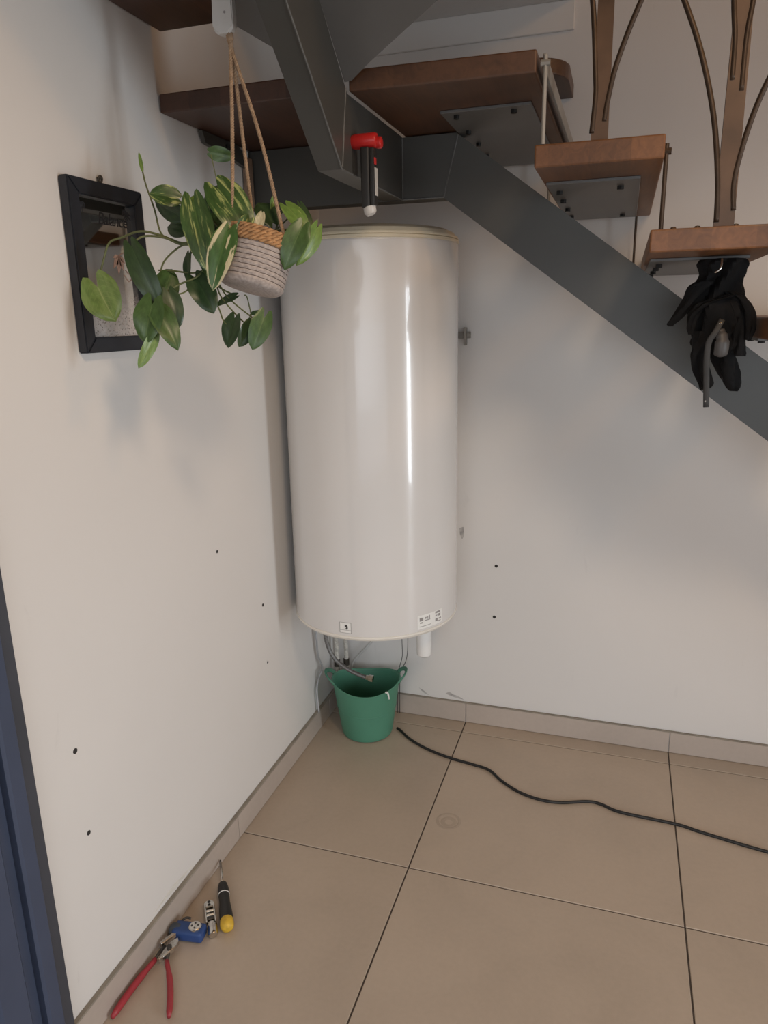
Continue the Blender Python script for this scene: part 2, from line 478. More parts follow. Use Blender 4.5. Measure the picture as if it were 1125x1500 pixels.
# drilled holes with grey plugs, chipped plaster, paint edge against the steel
def hole(wall, p, ax, r=0.0045):
    bm = bmesh.new()
    a = Vector(p); d = Vector((1, 0, 0)) if ax == 'x' else Vector((0, -1, 0))
    cyl(bm, a - d * 0.004, a + d * 0.0009, r, 12)
    link('wall_plug', bm, M_HOLE, wall)
for p, r in [((0, -1.46, 0.68), .0062), ((0, -1.455, 0.474), .0055), ((0, -0.843, 0.927), .0045), ((0, -0.598, 0.67), .005), ((0, -0.591, 0.466), .0042)]:
    hole(wall_left, p, 'x', r)
for p, r in [((0.651, 0, 0.658), .006), ((0.648, 0, 0.455), .006)]:
    hole(wall_back, p, 'y', r)
def chip(wall, pts, ax):
    bm = bmesh.new()
    if ax == 'y': prism(bm, [(a, 0.001, b) for a, b in pts], (0, -0.0018, 0))
    else: prism(bm, [(-0.001, a, b) for a, b in pts], (0.0018, 0, 0))
    link('chipped_plaster', bm, M_CHIP, wall)
chip(wall_back, [(0.462, 0.108), (0.475, 0.119), (0.492, 0.108), (0.512, 0.104), (0.535, 0.092), (0.50, 0.096), (0.475, 0.103)], 'y')
chip(wall_back, [(0.352, 0.118), (0.372, 0.108), (0.392, 0.092), (0.378, 0.094), (0.36, 0.108)], 'y')
chip(wall_back, [(0.512, 0.795), (0.527, 0.80), (0.529, 0.765), (0.522, 0.752), (0.514, 0.77)], 'y')
M_CHIP = M_FLAKE
chip(wall_left, [(-1.28, 0.098), (-1.19, 0.108), (-1.10, 0.094), (-1.19, 0.093)], 'x')
bm = bmesh.new(); tube(bm, spline([(0.001, -0.518, 1.855), (0.002, -0.521, 1.91), (0.001, -0.519, 1.96), (0.003, -0.521, 2.012)], 4), 0.0035, 6)
link('paint_edge', bm, M_WHITE, wall_left)

# ================================================================= staircase
SY = -0.514
stair = thing('staircase', 'grey steel staircase with dark wooden treads turning above the water heater', 'staircase', (2.9, -0.49, 0))
def lift(o):           # parts are modelled in room coordinates; the thing's origin is at its foot
    o.location = -stair.location
    return o
def SP(name, bm, mat, parent=None, smooth=False):
    if parent is None:
        return lift(link(name, bm, mat, stair, smooth))
    return link(name, bm, mat, parent, smooth)

# lower string: level piece along the landing, then down to the right
bm = bmesh.new()
prism(bm, [(x, SY, z) for x, z in [(0.0, 1.857), (0.0, 2.012), (0.604, 2.010), (3.09, 0.168), (3.09, 0.0), (3.069, 0.0), (0.571, 1.855)]], (0, 0.056, 0))
SP('string_beam', bm, M_STEEL)
# upper string: short stub towards the room, then up
def up_z(y): return 1.857 + 0.90 * (-0.97 - y)
bm = bmesh.new()
prism(bm, [(0.402, y, z) for y, z in [(SY, 1.857), (-0.97, 1.857), (-2.55, up_z(-2.55)), (-2.55, up_z(-2.55) + 0.21), (-0.925, 2.012), (SY, 2.012)]], (0.055, 0, 0))
SP('string_beam', bm, M_STEEL)
for pts in ([(0.608, SY, 2.006), (0.571, SY, 1.857)], [(0.457, SY, 2.008), (0.457, SY, 1.858)], [(0.457, -0.935, 2.02), (0.457, -0.968, 1.862)], [(0.457, SY - .002, 1.857), (0.571, SY, 1.857)], [(0.457, -0.97, 1.857), (0.457, SY, 1.857)], [(0.457, -0.97, 1.857), (0.457, -1.6, up_z(-1.6))]):
    bm = bmesh.new(); tube(bm, [Vector(pts[0]).lerp(Vector(pts[1]), k / 6) + Vector((random.uniform(-1, 1), random.uniform(-1, 1), 0)) * 0.0005 for k in range(7)], 0.0021, 6)
    SP('weld_seam', bm, M_WELD)

def bolt(tr, x, y, z):
    bm = bmesh.new(); cyl(bm, (x, y, z), (x, y, z - 0.008), 0.0075, 6)
    link('bolt', bm, M_BOLT, tr)

def tread(outline, zb, th, mat):
    bm = bmesh.new(); prism(bm, [(x, y, zb) for x, y in outline], (0, 0, th))
    bmesh.ops.bevel(bm, geom=list(bm.edges), offset=0.0035, segments=2, affect='EDGES', profile=0.5)
    return lift(link('tread', bm, mat, stair))

# landing, in two boards
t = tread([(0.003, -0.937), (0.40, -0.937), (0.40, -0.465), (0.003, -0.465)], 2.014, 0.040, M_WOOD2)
bm = bmesh.new(); prism(bm, [(0.004, -0.78, 2.012), (0.004, -0.60, 2.012), (0.004, -0.53, 1.985), (0.004, -0.50, 1.955), (0.004, -0.60, 1.968), (0.004, -0.765, 1.985)], (0.012, 0, 0))
link('wall_bracket', bm, M_STEEL, t)
bolt(t, 0.02, -0.66, 2.0)
bm = bmesh.new(); box(bm, 0.004, 0.02, -0.555, -0.525, 1.86, 1.99, 0.001)
link('wood_strip', bm, M_TAN, t)
t = tread([(0.462, -0.930), (0.851, -0.912), (0.851, -0.02), (0.462, -0.02)], 2.014, 0.042, M_WOOD3)
bm = bmesh.new(); box(bm, 0.609, 0.818, -0.715, -0.04, 2.007, 2.0138, 0.001); link('bracket_plate', bm, M_PLATE, t)
for x, y in [(0.642, -0.688), (0.776, -0.689), (0.639, -0.532), (0.638, -0.389), (0.635, -0.236), (0.78, -0.12)]: bolt(t, x, y, 2.007)
# flight down to the right
flight = []
for k in range(3):
    x0 = 0.852 + 0.234 * k; z = 1.840 - 0.1735 * k
    t = tread([(x0, -0.908), (x0 + 0.25, -0.908), (x0 + 0.25, -0.006), (x0, -0.006)], z, 0.044, M_WOOD)
    bm = bmesh.new(); box(bm, x0 + 0.008, x0 + 0.210, -0.735, -0.06, z - 0.007, z - 0.0002, 0.001); link('bracket_plate', bm, M_PLATE, t)
    for x, y in [(0.030, -0.643), (0.168, -0.659), (0.028, -0.50), (0.027, -0.335), (0.026, -0.172), (0.170, -0.149)]: bolt(t, x0 + x, y, z - 0.007)
    flight.append(t)
# treads of the upper flight, along the left wall
for k in range(4):
    z = 2.187 + 0.175 * k; y1 = -0.908 - 0.215 * k; y0 = y1 - 0.255
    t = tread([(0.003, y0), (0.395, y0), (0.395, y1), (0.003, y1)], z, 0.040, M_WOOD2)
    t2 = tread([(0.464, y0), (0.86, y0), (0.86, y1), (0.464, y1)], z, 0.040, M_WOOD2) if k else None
# sloping carrier plates that hold the first tread of the upper flight
for pts in ([(0.402, -0.950, 2.038), (0.357, -0.988, 2.073), (0.266, -1.044, 2.124), (0.262, -1.12, 2.18), (0.402, -1.12, 2.18)],
            [(0.457, -0.940, 2.030), (0.473, -0.941, 2.031), (0.52, -0.965, 2.052), (0.70, -1.046, 2.125), (0.82, -1.10, 2.17), (0.82, -1.115, 2.183), (0.457, -1.115, 2.183)]):
    bm = bmesh.new(); prism(bm, pts, (0, 0.0045, 0.005)); SP('carrier_plate', bm, M_PLATE)
# wooden step end against the back wall, behind the landing
out = [(0.70, -0.285)] + [(0.756 + 0.1 * math.sin(a), -0.185 - 0.1 * math.cos(a)) for a in [i * PI / 2 / 8 for i in range(9)]] + [(0.856, -0.004), (0.70, -0.004)]
tread(out, 2.19, 0.04, M_WOOD3)
# flat strip under the landing's side edge and the thin tie rods between treads
bm = bmesh.new(); box(bm, 0.8625, 0.869, -0.90, -0.10, 2.018, 2.05, 0.001); SP('edge_strip', bm, M_GALV)
def rod(p, q, r=0.0035, mat=None, head=False):
    bm = bmesh.new(); cyl(bm, p, q, r, 10)
    if head: cyl(bm, Vector(q) + Vector((-0.009, 0, -0.014)), Vector(q) + Vector((0.009, 0, -0.014)), 0.0065, 8)
    SP('tie_rod', bm, mat or M_ROD)
rod((0.868, -0.905, 1.884), (0.868, -0.905, 2.045), 0.0042, M_GALV, True)
rod((0.797, -0.05, 1.70), (0.797, -0.05, 2.012), 0.005, M_GALV)
rod((1.106, -0.885, 1.711), (1.106, -0.885, 1.870), 0.0045, M_ROD, True)
rod((1.062, -0.05, 1.52), (1.062, -0.05, 1.836), 0.0035)
rod((1.340, -0.885, 1.53), (1.340, -0.885, 1.70), 0.0045, M_ROD, True)
# balusters: flat bars with bowed rods on both sides
BYY = -0.882
def baluster(x, zb, w0, w1, rods, screws=()):
    bm = bmesh.new()
    a = [(x - w0, BYY - 0.006, zb), (x + w0, BYY - 0.006, zb), (x + w1, BYY - 0.006, 2.72), (x - w1, BYY - 0.006, 2.72)]
    prism(bm, a, (0, 0.012, 0))
    b_ = SP('baluster', bm, M_BRONZE)
    for pts in rods:
        bm = bmesh.new(); tube(bm, spline([(px, BYY - 0.004, pz) for px, pz in pts], 10), 0.0052, 8)
        link('bowed_rod', bm, M_ROD, b_, True)
    for sx in screws:
        bm = bmesh.new(); lathe(bm, [(0.001, 0.006), (0.005, 0.005), (0.007, 0.0)], 10, (sx, BYY + 0.01, zb)); link('screw_head', bm, M_ROD, b_)
baluster(0.977, 1.883, 0.0165, 0.0125, [
    [(0.962, 1.90), (0.966, 1.965), (0.9635, 2.01), (0.951, 2.137), (0.925, 2.27), (0.87, 2.40)],
    [(0.985, 1.92), (0.989, 1.955), (1.004, 2.025), (1.042, 2.125), (1.079, 2.185), (1.115, 2.118), (1.155, 2.02), (1.186, 1.91), (1.203, 1.80), (1.208, 1.72)]])
baluster(1.2215, 1.711, 0.0185, 0.012, [
    [(1.236, 1.74), (1.233, 1.80), (1.250, 1.89), (1.276, 1.967), (1.318, 2.05), (1.35, 2.10)],
    [(1.2125, 1.97), (1.2105, 2.04), (1.2035, 2.10), (1.190, 2.24)],
    [(1.2300, 1.95), (1.2300, 2.04), (1.2355, 2.10), (1.246, 2.24)]], (1.13, 1.175, 1.245))

# ================================================================= water heater
HX, HY, HR, HB, HT = 0.285, -0.3062, 0.276, 0.574, 1.7636
heater = thing('water_heater', 'tall white cylindrical water heater hung in the corner under the stairs', 'water heater', (HX, HY, 0))
def HP(name, bm, mat, parent=None, smooth=True, deg=40):
    o = link(name, bm, mat, parent or heater, False)
    return sharp(o, deg) if smooth else o
bm = bmesh.new(); lathe(bm, [(HR - 0.006, HB + 0.012), (HR, HB + 0.016), (HR, HB + 0.018), (HR, HB + 0.03), (HR, HT - 0.02), (HR, HT - 0.006), (HR, HT - 0.004), (HR - 0.003, HT)], 160)
HP('body', bm, M_ENAM)
bm = bmesh.new(); lathe(bm, [(0.02, HT + 0.046), (0.17, HT + 0.044), (0.243, HT + 0.037), (0.262, HT + 0.028), (0.268, HT + 0.020), (0.2685, HT + 0.0185), (0.2735, HT + 0.0175), (0.2755, HT + 0.013), (0.2755, HT + 0.010), (0.2720, HT + 0.009), (0.2765, HT + 0.0075), (0.277, HT + 0.001), (0.270, HT - 0.003)], 128, capa=True)
HP('top_cap', bm, M_CREAM, deg=25)
bm = bmesh.new(); lathe(bm, [(HR - 0.002, HB + 0.016), (HR + 0.0012, HB + 0.014), (HR + 0.0014, HB + 0.009), (HR - 0.004, HB + 0.001), (HR - 0.016, HB - 0.003), (HR - 0.06, HB + 0.004), (0.08, HB + 0.012), (0.02, HB + 0.012)], 128, capb=True)
HP('bottom_rim', bm, M_IVORY, deg=30)
# white closed cup on the underside
bm = bmesh.new(); lathe(bm, [(0.004, -0.0), (0.018, 0.001), (0.0235, 0.006), (0.025, 0.02), (0.0258, 0.10), (0.0262, 0.16)], 32, (0.175, -0.02, 0.425), capa=True)
HP('drain_cup', bm, M_WHITE)

def patch(a0, a1, z0, z1, r, n=6):
    """thin printed sticker lying on the cylinder; angles in degrees"""
    bm = bmesh.new()
    A = [math.radians(a0 + (a1 - a0) * k / n) for k in range(n + 1)]
    fr = [[bm.verts.new((rr * math.cos(a), rr * math.sin(a), z)) for z in (z0, z1)] for a in A for rr in (r,)]
    bk = [[bm.verts.new((rr * math.cos(a), rr * math.sin(a), z)) for z in (z0, z1)] for a in A for rr in (r - 0.0006,)]
    for k in range(n):
        bm.faces.new((fr[k][0], fr[k + 1][0], fr[k + 1][1], fr[k][1])); bm.faces.new((bk[k][1], bk[k + 1][1], bk[k + 1][0], bk[k][0]))
        bm.faces.new((fr[k][1], fr[k + 1][1], bk[k + 1][1], bk[k][1])); bm.faces.new((fr[k + 1][0], fr[k][0], bk[k][0], bk[k + 1][0]))
    bm.faces.new((fr[0][0], fr[0][1], bk[0][1], bk[0][0])); bm.faces.new((fr[n][1], fr[n][0], bk[n][0], bk[n][1]))
    return bm
RS = HR + 0.0006
def marks(par, items, mat):
    """small printed marks of one sticker, joined: (angle0, angle1, z0, z1)"""
    bm = bmesh.new()
    for a0, a1, z0, z1 in items:
        b2 = patch(a0, a1, z0, z1, RS + 0.0005, 2)
        me = bpy.data.meshes.new('tmp'); b2.to_mesh(me); b2.free(); bm.from_mesh(me); bpy.data.meshes.remove(me)
    o = link('print', bm, mat, par); o['kind'] = 'stuff'
# small square sticker with a dark swirl over a line
A0 = -96.2
s = HP('small_sticker', patch(A0, A0 + 8.2, 0.5995, 0.6345, RS), M_LABEL, smooth=False)
marks(s, [(A0, A0 + 8.2, 0.6338, 0.6348), (A0, A0 + 8.2, 0.5993, 0.6003), (A0, A0 + .3, 0.6, 0.634), (A0 + 7.9, A0 + 8.2, 0.6, 0.634), (A0 + .3, A0 + 7.9, 0.6085, 0.6095)], M_INK2)
marks(s, [(A0 + 3.7, A0 + 4.6, 0.6195, 0.6265), (A0 + 4.6, A0 + 5.3, 0.612, 0.6275), (A0 + 5.3, A0 + 5.8, 0.6135, 0.6225), (A0 + 4.2, A0 + 5.5, 0.6115, 0.6155)], M_INK)
# wide maker's sticker on the right with small unreadable print
A0 = -43.5
s = HP('rating_sticker', patch(A0, A0 + 22.5, 0.597, 0.643, RS), M_LABEL, smooth=False)
dots = [(A0 + 1.5, A0 + 4.3, 0.624, 0.635), (A0 + 1.8, A0 + 4.0, 0.616, 0.620), (A0 + 6, A0 + 7, 0.628, 0.634), (A0 + 7.8, A0 + 8.5, 0.626, 0.635), (A0 + 9.3, A0 + 10, 0.626, 0.637), (A0 + 5.7, A0 + 10.2, 0.6215, 0.6245), (A0 + 1.5, A0 + 10.8, 0.6045, 0.6062)]
dots += [(A0 + 15, A0 + 19.5, 0.634, 0.640), (A0 + 15.2, A0 + 17, 0.625, 0.628), (A0 + 18, A0 + 20, 0.622, 0.630), (A0 + 15, A0 + 17.2, 0.607, 0.616), (A0 + 18.5, A0 + 20.8, 0.611, 0.615), (A0 + 17.5, A0 + 20.5, 0.604, 0.606)]
marks(s, dots, M_INK2)
# wall bracket showing beside the tank
bm = bmesh.new()
box(bm, 0.15, 0.262, 0.296, 0.305, 1.478, 1.500, 0.001); box(bm, 0.243, 0.250, 0.27, 0.30, 1.455, 1.515, 0.001); cyl(bm, (0.256, 0.285, 1.489), (0.256, 0.301, 1.489), 0.006, 8)
HP('wall_bracket', bm, M_GALV, smooth=False)

# two crusty pipes in the corner, flexible hose, grey conduit, two thin wires
for (x, y, zt, zb) in [(0.034, -0.075, 0.588, 0.03), (0.066, -0.055, 0.588, 0.03)]:
    p = thing('water_pipe', 'flaking white painted pipe nearer the left wall behind green bucket' if x < 0.05 else 'flaking white painted pipe, second from left wall behind green bucket', 'pipe', (x, y, 0), 'corner water pipes')
    bm = bmesh.new(); tube(bm, [(0, 0, zb), (0.001, 0, 0.2), (-0.001, 0, 0.32), (0, 0, zt)], [0.0085, 0.0088, 0.0082, 0.0085], 12); link('tube', bm, M_PIPE, p, True)
    bm = bmesh.new(); lathe(bm, [(0.0086, 0.335), (0.013, 0.336), (0.013, 0.352), (0.0105, 0.353), (0.0105, 0.366), (0.0086, 0.367)], 8, (0, 0, 0)); link('fitting', bm, M_RUST, p)
    bm = bmesh.new(); lathe(bm, [(0.0086, 0.205), (0.0125, 0.206), (0.0125, 0.232), (0.0086, 0.233)], 8, (0, 0, 0)); link('fitting', bm, M_RUST, p)
h = thing('braided_hose', 'grey braided flexible hose hanging from heater, its nut over green bucket', 'hose', (0.075, -0.26, 0.57))
P = spline([(0.0, 0.02, 0.015), (-0.012, 0.01, -0.12), (-0.004, 0.01, -0.19), (0.024, 0.01, -0.243), (0.075, 0.01, -0.278), (0.127, 0.01, -0.2965), (0.150, 0.01, -0.300)], 10)
bm = bmesh.new(); tube(bm, P, [0.0074 + 0.0005 * (i % 2) for i in range(len(P))], 10); link('hose_body', bm, simple('braided_steel', (0.20, 0.195, 0.19), 0.45, 0.7, var=0.35, scale=300, bmp=0.5), h, True)
bm = bmesh.new(); tube(bm, [P[-1] + Vector((-0.006, 0, 0.001)), P[-1] + Vector((0.004, 0, -0.0005)), P[-1] + Vector((0.005, 0, -0.0005)), P[-1] + Vector((0.021, 0, -0.002))], [0.0088, 0.0088, 0.0125, 0.0125], 6); link('nut', bm, M_CHROME, h)
o = link('conduit', tube(bmesh.new(), spline([(0.012, -0.215, 0.60), (0.010, -0.212, 0.40), (0.010, -0.205, 0.31), (0.012, -0.175, 0.245), (0.012, -0.21, 0.22), (0.012, -0.235, 0.18), (0.016, -0.235, 0.086)], 8), 0.0036, 8), M_CONDUIT, None, True)
tag(o, 'thin grey cable bending down the left wall beside heater', 'cable')
o = link('drain_tube', tube(bmesh.new(), spline([(0.20, -0.03, 0.59), (0.185, -0.02, 0.36), (0.152, -0.018, 0.29), (0.105, -0.018, 0.235), (0.075, -0.02, 0.185), (0.07, -0.03, 0.09)], 8), 0.0045, 8), M_GREYW, None, True)
tag(o, 'off-white tube slanting down the back wall behind green bucket', 'tube')
for pts, lab in (([(0.312, -0.10, 0.59), (0.314, -0.10, 0.36), (0.3145, -0.10, 0.30), (0.300, -0.085, 0.25), (0.284, -0.05, 0.205), (0.272, -0.03, 0.10), (0.268, -0.022, 0.004)], 'left one of two thin dark wires dropping from heater behind bucket'),
                 ([(0.336, -0.10, 0.59), (0.337, -0.10, 0.37), (0.331, -0.10, 0.29), (0.309, -0.085, 0.24), (0.290, -0.05, 0.205), (0.280, -0.03, 0.10), (0.277, -0.022, 0.004)], 'right one of two thin dark wires dropping from heater behind bucket')):
    o = link('thin_wire', tube(bmesh.new(), spline(pts, 8), 0.0014, 6), M_WIRE, None, True)
    tag(o, lab, 'wire', 'thin wires under the heater')

# ================================================================= green bucket
BX, BYc = 0.190, -0.170
bucket = thing('bucket', 'green rubber bucket with two loop handles on the floor in the corner', 'bucket', (BX, BYc, 0))
RB, RT, ZT = 0.098, 0.122, 0.212
HA = math.radians(18)                            # direction of the right handle
def dip(a): return 0.012 * math.cos(2 * (a - HA)) + 0.004
def bfn(r, z, a, i):
    k = max(0.0, z / ZT)
    e = 1.0 + 0.05 * math.cos(2 * (a - HA)) * k
    return r * e, z + dip(a) * k * k
prof = [(0.0, 0.002), (RB - 0.012, 0.001), (RB - 0.003, 0.004), (RB, 0.012)]
prof += [(RB + (RT - RB) * k / 12, 0.012 + (ZT - 0.020) * k / 12) for k in range(1, 13)]
prof += [(RT + 0.0035, ZT - 0.006), (RT + 0.0040, ZT - 0.001), (RT + 0.001, ZT + 0.001), (RT - 0.002, ZT - 0.003)]
prof += [(RT - 0.003 - (RT - RB) * k / 8, ZT - 0.006 - (ZT - 0.016) * k / 8) for k in range(9)] + [(0.02, 0.008), (0.001, 0.008)]
bm = bmesh.new(); lathe(bm, prof[1:], 72, fn=bfn)
sharp(link('tub', bm, M_GREEN, bucket), 50)
bm = bmesh.new(); lathe(bm, [(RB - 0.001 + 0.0115, 0.112), (RB + 0.0135, 0.1125), (RB + 0.0135, 0.1145), (RB + 0.0118, 0.115)], 72, fn=bfn); link('moulded_ring', bm, M_GREEN, bucket, True)
for s in (0, PI):
    a0 = HA + s
    pts = []
    for k in range(13):
        u = -1 + 2 * k / 12
        a = a0 + u * 0.36
        lift_ = 0.030 * (1 - u * u) ** 0.6; outw = 0.024 * (1 - u * u) ** 0.7
        r0 = RT * (1 + 0.05 * math.cos(2 * (a - HA))) + 0.001
        pts.append(((r0 + outw) * math.cos(a), (r0 + outw) * math.sin(a), ZT + dip(a) - 0.006 + lift_))
    bm = bmesh.new(); tube(bm, spline(pts, 3), 0.0085, 10, flat=0.42, up=(math.cos(a0) * .5, math.sin(a0) * .5, 0.85))
    link('handle', bm, M_GREEN, bucket, True)
a = math.radians(-33)
bm = bmesh.new(); tube(bm, spline([((RT + .004) * math.cos(a) - .006, (RT + .004) * math.sin(a), ZT + .0), ((RT + .006) * math.cos(a), (RT + .006) * math.sin(a), ZT + .001), ((RT + .009) * math.cos(a) + .002, (RT + .009) * math.sin(a), ZT - .010), ((RT + .006) * math.cos(a) + .006, (RT + .006) * math.sin(a), ZT - .024)], 5), [0.004] * 6 + [0.0032] * 5 + [0.0025] * 5, 8)
link('white_tie', bm, M_WHITE, bucket, True)

# black cable on the floor
pts = [(0.30, -0.135), (0.315, -0.145), (0.366, -0.192), (0.425, -0.228), (0.488, -0.255), (0.557, -0.275), (0.63, -0.288), (0.69, -0.305), (0.742, -0.355), (0.806, -0.398), (0.876, -0.419), (0.942, -0.416), (1.027, -0.386), (1.07, -0.387), (1.134, -0.411), (1.296, -0.421), (1.373, -0.440), (1.547, -0.475), (1.75, -0.50), (2.05, -0.47)]
o = link('power_cable', tube(bmesh.new(), spline([(x, y, 0.0050) for x, y in pts], 8), 0.0049, 10), M_BLACKC, None, True)
tag(o, 'black cable snaking across the beige floor tiles from the green bucket', 'cable')

# stain ring left on the tile
bm = bmesh.new(); lathe(bm, [(0.030, 0.0), (0.034, 0.0006), (0.040, 0.0)], 40, (0.611, -0.602, 0.0001)); lathe(bm, [(0.012, 0.0), (0.020, 0.0004), (0.026, 0.0)], 40, (0.613, -0.606, 0.0001))
link('stain_ring', bm, simple('dried_water_stain', (0.41, 0.335, 0.265), 0.5, var=0.05), floor)

# ================================================================= tools by the left baseboard
def arm_pts(p, q, bow, n=10):
    p, q = Vector(p), Vector(q); d = (q - p); s = Vector((d.y, -d.x, 0)).normalized()
    return [p.lerp(q, k / n) + s * (bow * math.sin(PI * k / n)) for k in range(n + 1)]
pl = thing('pliers', 'red handled pliers lying open on the floor against the left baseboard', 'pliers', (0.035, -1.29, 0))
o0 = Vector((0.035, -1.29, 0))
def PL(name, bm, mat, sm=True): return link(name, bm, mat, pl, sm)
def loc_(pts): return [Vector(p) - o0 for p in pts]
A = arm_pts((0.030, -1.330, 0.014), (0.026, -1.492, 0.011), 0.004)
bm = bmesh.new(); tube(bm, loc_(A), [0.0062] * 3 + [0.0078] * 6 + [0.0074, 0.0045], 10, up=(1, 0, 0), flat=1.25); PL('handle_grip', bm, M_RED)
A = arm_pts((0.060, -1.326, 0.014), (0.150, -1.452, 0.010), -0.006)
bm = bmesh.new(); tube(bm, loc_(A), [0.0058] * 3 + [0.0074] * 6 + [0.0072, 0.0045], 10, up=(.8, .6, 0), flat=1.15); PL('handle_grip', bm, M_RED)
bm = bmesh.new(); tube(bm, loc_([(0.030, -1.338, 0.014), (0.0285, -1.312, 0.015), (0.033, -1.292, 0.018)]), [0.0045, 0.006, 0.0075], 8, flat=0.7); PL('shank', bm, M_DKSTEEL)
bm = bmesh.new(); tube(bm, loc_([(0.066, -1.335, 0.014), (0.054, -1.312, 0.015), (0.046, -1.290, 0.017)]), [0.0045, 0.0065, 0.010], 8, flat=0.6); PL('shank', bm, M_DKSTEEL)
M = Matrix.Translation(Vector((0.0, 0.018, 0.022))) @ Matrix.Rotation(math.radians(-22), 4, 'Z')
bm = bmesh.new(); box(bm, -0.007, 0.003, -0.026, 0.024, -0.006, 0.007, 0.0015, M); PL('jaw', bm, M_CHROME, False)
bm = bmesh.new(); prism(bm, [(0.008, -0.045, 0.010), (0.017, -0.035, 0.010), (0.028, -0.002, 0.012), (0.026, 0.018, 0.012), (0.019, 0.026, 0.012), (0.012, 0.016, 0.012), (0.006, 0.002, 0.012), (0.004, -0.02, 0.011)], (0, 0, 0.014))
bmesh.ops.bevel(bm, geom=list(bm.edges), offset=0.0015, segments=1, affect='EDGES'); PL('jaw', bm, M_CHROME, False)
bm = bmesh.new(); cyl(bm, (0.015, -0.008, 0.010), (0.015, -0.008, 0.030), 0.0065, 14); PL('pivot_bolt', bm, M_DKSTEEL, False)

bt = thing('blue_pipe_tool', 'blue plastic tool with round silver knob, lying between pliers and chrome cutter', 'tool', (0.062, -1.235, 0))
Mx = Matrix.Rotation(math.radians(8), 4, 'Z')
bm = bmesh.new(); box(bm, -0.036, 0.047, -0.021, 0.021, 0.003, 0.034, 0.009, Mx, 3); sharp(link('body', bm, M_TBLUE, bt), 50)
bm = bmesh.new(); tube(bm, [Mx @ Vector((-0.047, 0, 0.018)), Mx @ Vector((-0.043, 0, 0.018)), Mx @ Vector((-0.032, 0, 0.018)), Mx @ Vector((-0.018, 0, 0.018))], [0.012, 0.018, 0.0205, 0.0195], 20, up=(0, 1, 0), flat=0.85); sharp(link('head', bm, M_TGREY, bt), 40)
bm = bmesh.new(); lathe(bm, [(0.0165, 0.030), (0.0165, 0.0375), (0.0145, 0.0395), (0.006, 0.040), (0.001, 0.0405)], 28, (0.022, 0.004, 0)); sharp(link('knob', bm, M_CHROME, bt), 30)
bm = bmesh.new()
for k in range(4):
    a_ = k * PI / 2 + 0.4
    cyl(bm, (0.022 + 0.008 * math.cos(a_), 0.004 + 0.008 * math.sin(a_), 0.0395), (0.022 + 0.008 * math.cos(a_), 0.004 + 0.008 * math.sin(a_), 0.0410), 0.0026, 8)
link('knob_rivets', bm, M_DKSTEEL, bt)
bm = bmesh.new(); tube(bm, spline([(-0.030, 0.017, 0.026), (-0.020, 0.028, 0.030), (-0.008, 0.031, 0.028)], 4), 0.003, 6); link('lever', bm, M_DKSTEEL, bt, True)

# chrome tube cutter: open C frame with rollers and a knurled barrel
ct = thing('tube_cutter', 'small chrome tube cutter standing beside the screwdriver handle', 'tool', (0.102, -1.183, 0))
CM = Matrix.Rotation(math.radians(36), 4, 'Z') @ Matrix.Scale(1.22, 4)
def cb(*a, bev=0.001):
    bm = bmesh.new(); box(bm, *a, bev, CM); return bm
bm = bmesh.new(); lathe(bm, [(0.0, 0.0), (0.009, 0.0), (0.0105, 0.003)] + [(0.0105 + 0.0006 * (k % 2), 0.004 + 0.0025 * k) for k in range(9)] + [(0.0095, 0.028), (0.006, 0.030), (0.0, 0.030)], 18)
Mb = CM @ Matrix.Translation((0, -0.026, 0.0125)) @ Matrix.Rotation(math.radians(-78), 4, 'X') @ Matrix.Translation((0, 0, -0.013))
bmesh.ops.transform(bm, matrix=Mb, verts=bm.verts)
sharp(link('barrel', bm, M_CHROME, ct), 30)
link('frame_rail', cb(-0.012, -0.0085, -0.012, 0.045, 0.004, 0.022), M_CHROME, ct)
link('frame_rail', cb(0.0065, 0.010, -0.012, 0.036, 0.004, 0.020), M_CHROME, ct)
bm = bmesh.new(); prism(bm, [CM @ Vector(v) for v in [(-0.012, 0.034, 0.005), (0.010, 0.034, 0.005), (0.010, 0.046, 0.005), (0.005, 0.054, 0.005), (-0.007, 0.054, 0.005), (-0.012, 0.046, 0.005)]], (0, 0, 0.017))
bmesh.ops.bevel(bm, geom=list(bm.edges), offset=0.002, segments=2, affect='EDGES'); link('frame_end', bm, M_CHROME, ct)
bm = bmesh.new(); cyl(bm, CM @ Vector((-0.001, 0.044, 0.0222)), CM @ Vector((-0.001, 0.044, 0.0232)), 0.0042, 14); link('eyelet', bm, M_BLACK, ct)
link('slide_block', cb(-0.008, 0.006, 0.000, 0.018, 0.005, 0.017), M_DKSTEEL, ct)
for yy in (0.012, 0.024):
    bm = bmesh.new(); cyl(bm, CM @ Vector((-0.0085, yy, 0.016)), CM @ Vector((0.0065, yy, 0.016)), 0.0045, 14); link('roller', bm, M_CHROME, ct)

# screwdriver
sd = thing('screwdriver', 'black screwdriver with yellow handle end, its tip against the left baseboard', 'screwdriver', (0.148, -1.181, 0))
a_, b_ = Vector((0.158, -1.197, 0.0182)), Vector((0.054, -1.045, 0.0190))
ax = (b_ - a_).normalized(); Lh = (b_ - a_).length
def along(d): return a_ + ax * d - Vector((0.148, -1.181, 0))
bm = bmesh.new(); tube(bm, [along(d) for d in (-0.004, -0.001, 0.004, 0.012, 0.020, 0.027, 0.030)], [0.004, 0.011, 0.0162, 0.0180, 0.0178, 0.0172, 0.0168], 20); sharp(link('end_cap', bm, M_YEL, sd), 45)
bm = bmesh.new(); tube(bm, [along(d) for d in (0.029, 0.036, 0.05, 0.07, 0.09, 0.108, 0.118)], [0.0172, 0.0178, 0.0174, 0.0160, 0.0144, 0.0146, 0.0156], 20); sharp(link('grip', bm, M_BLACK, sd), 45)
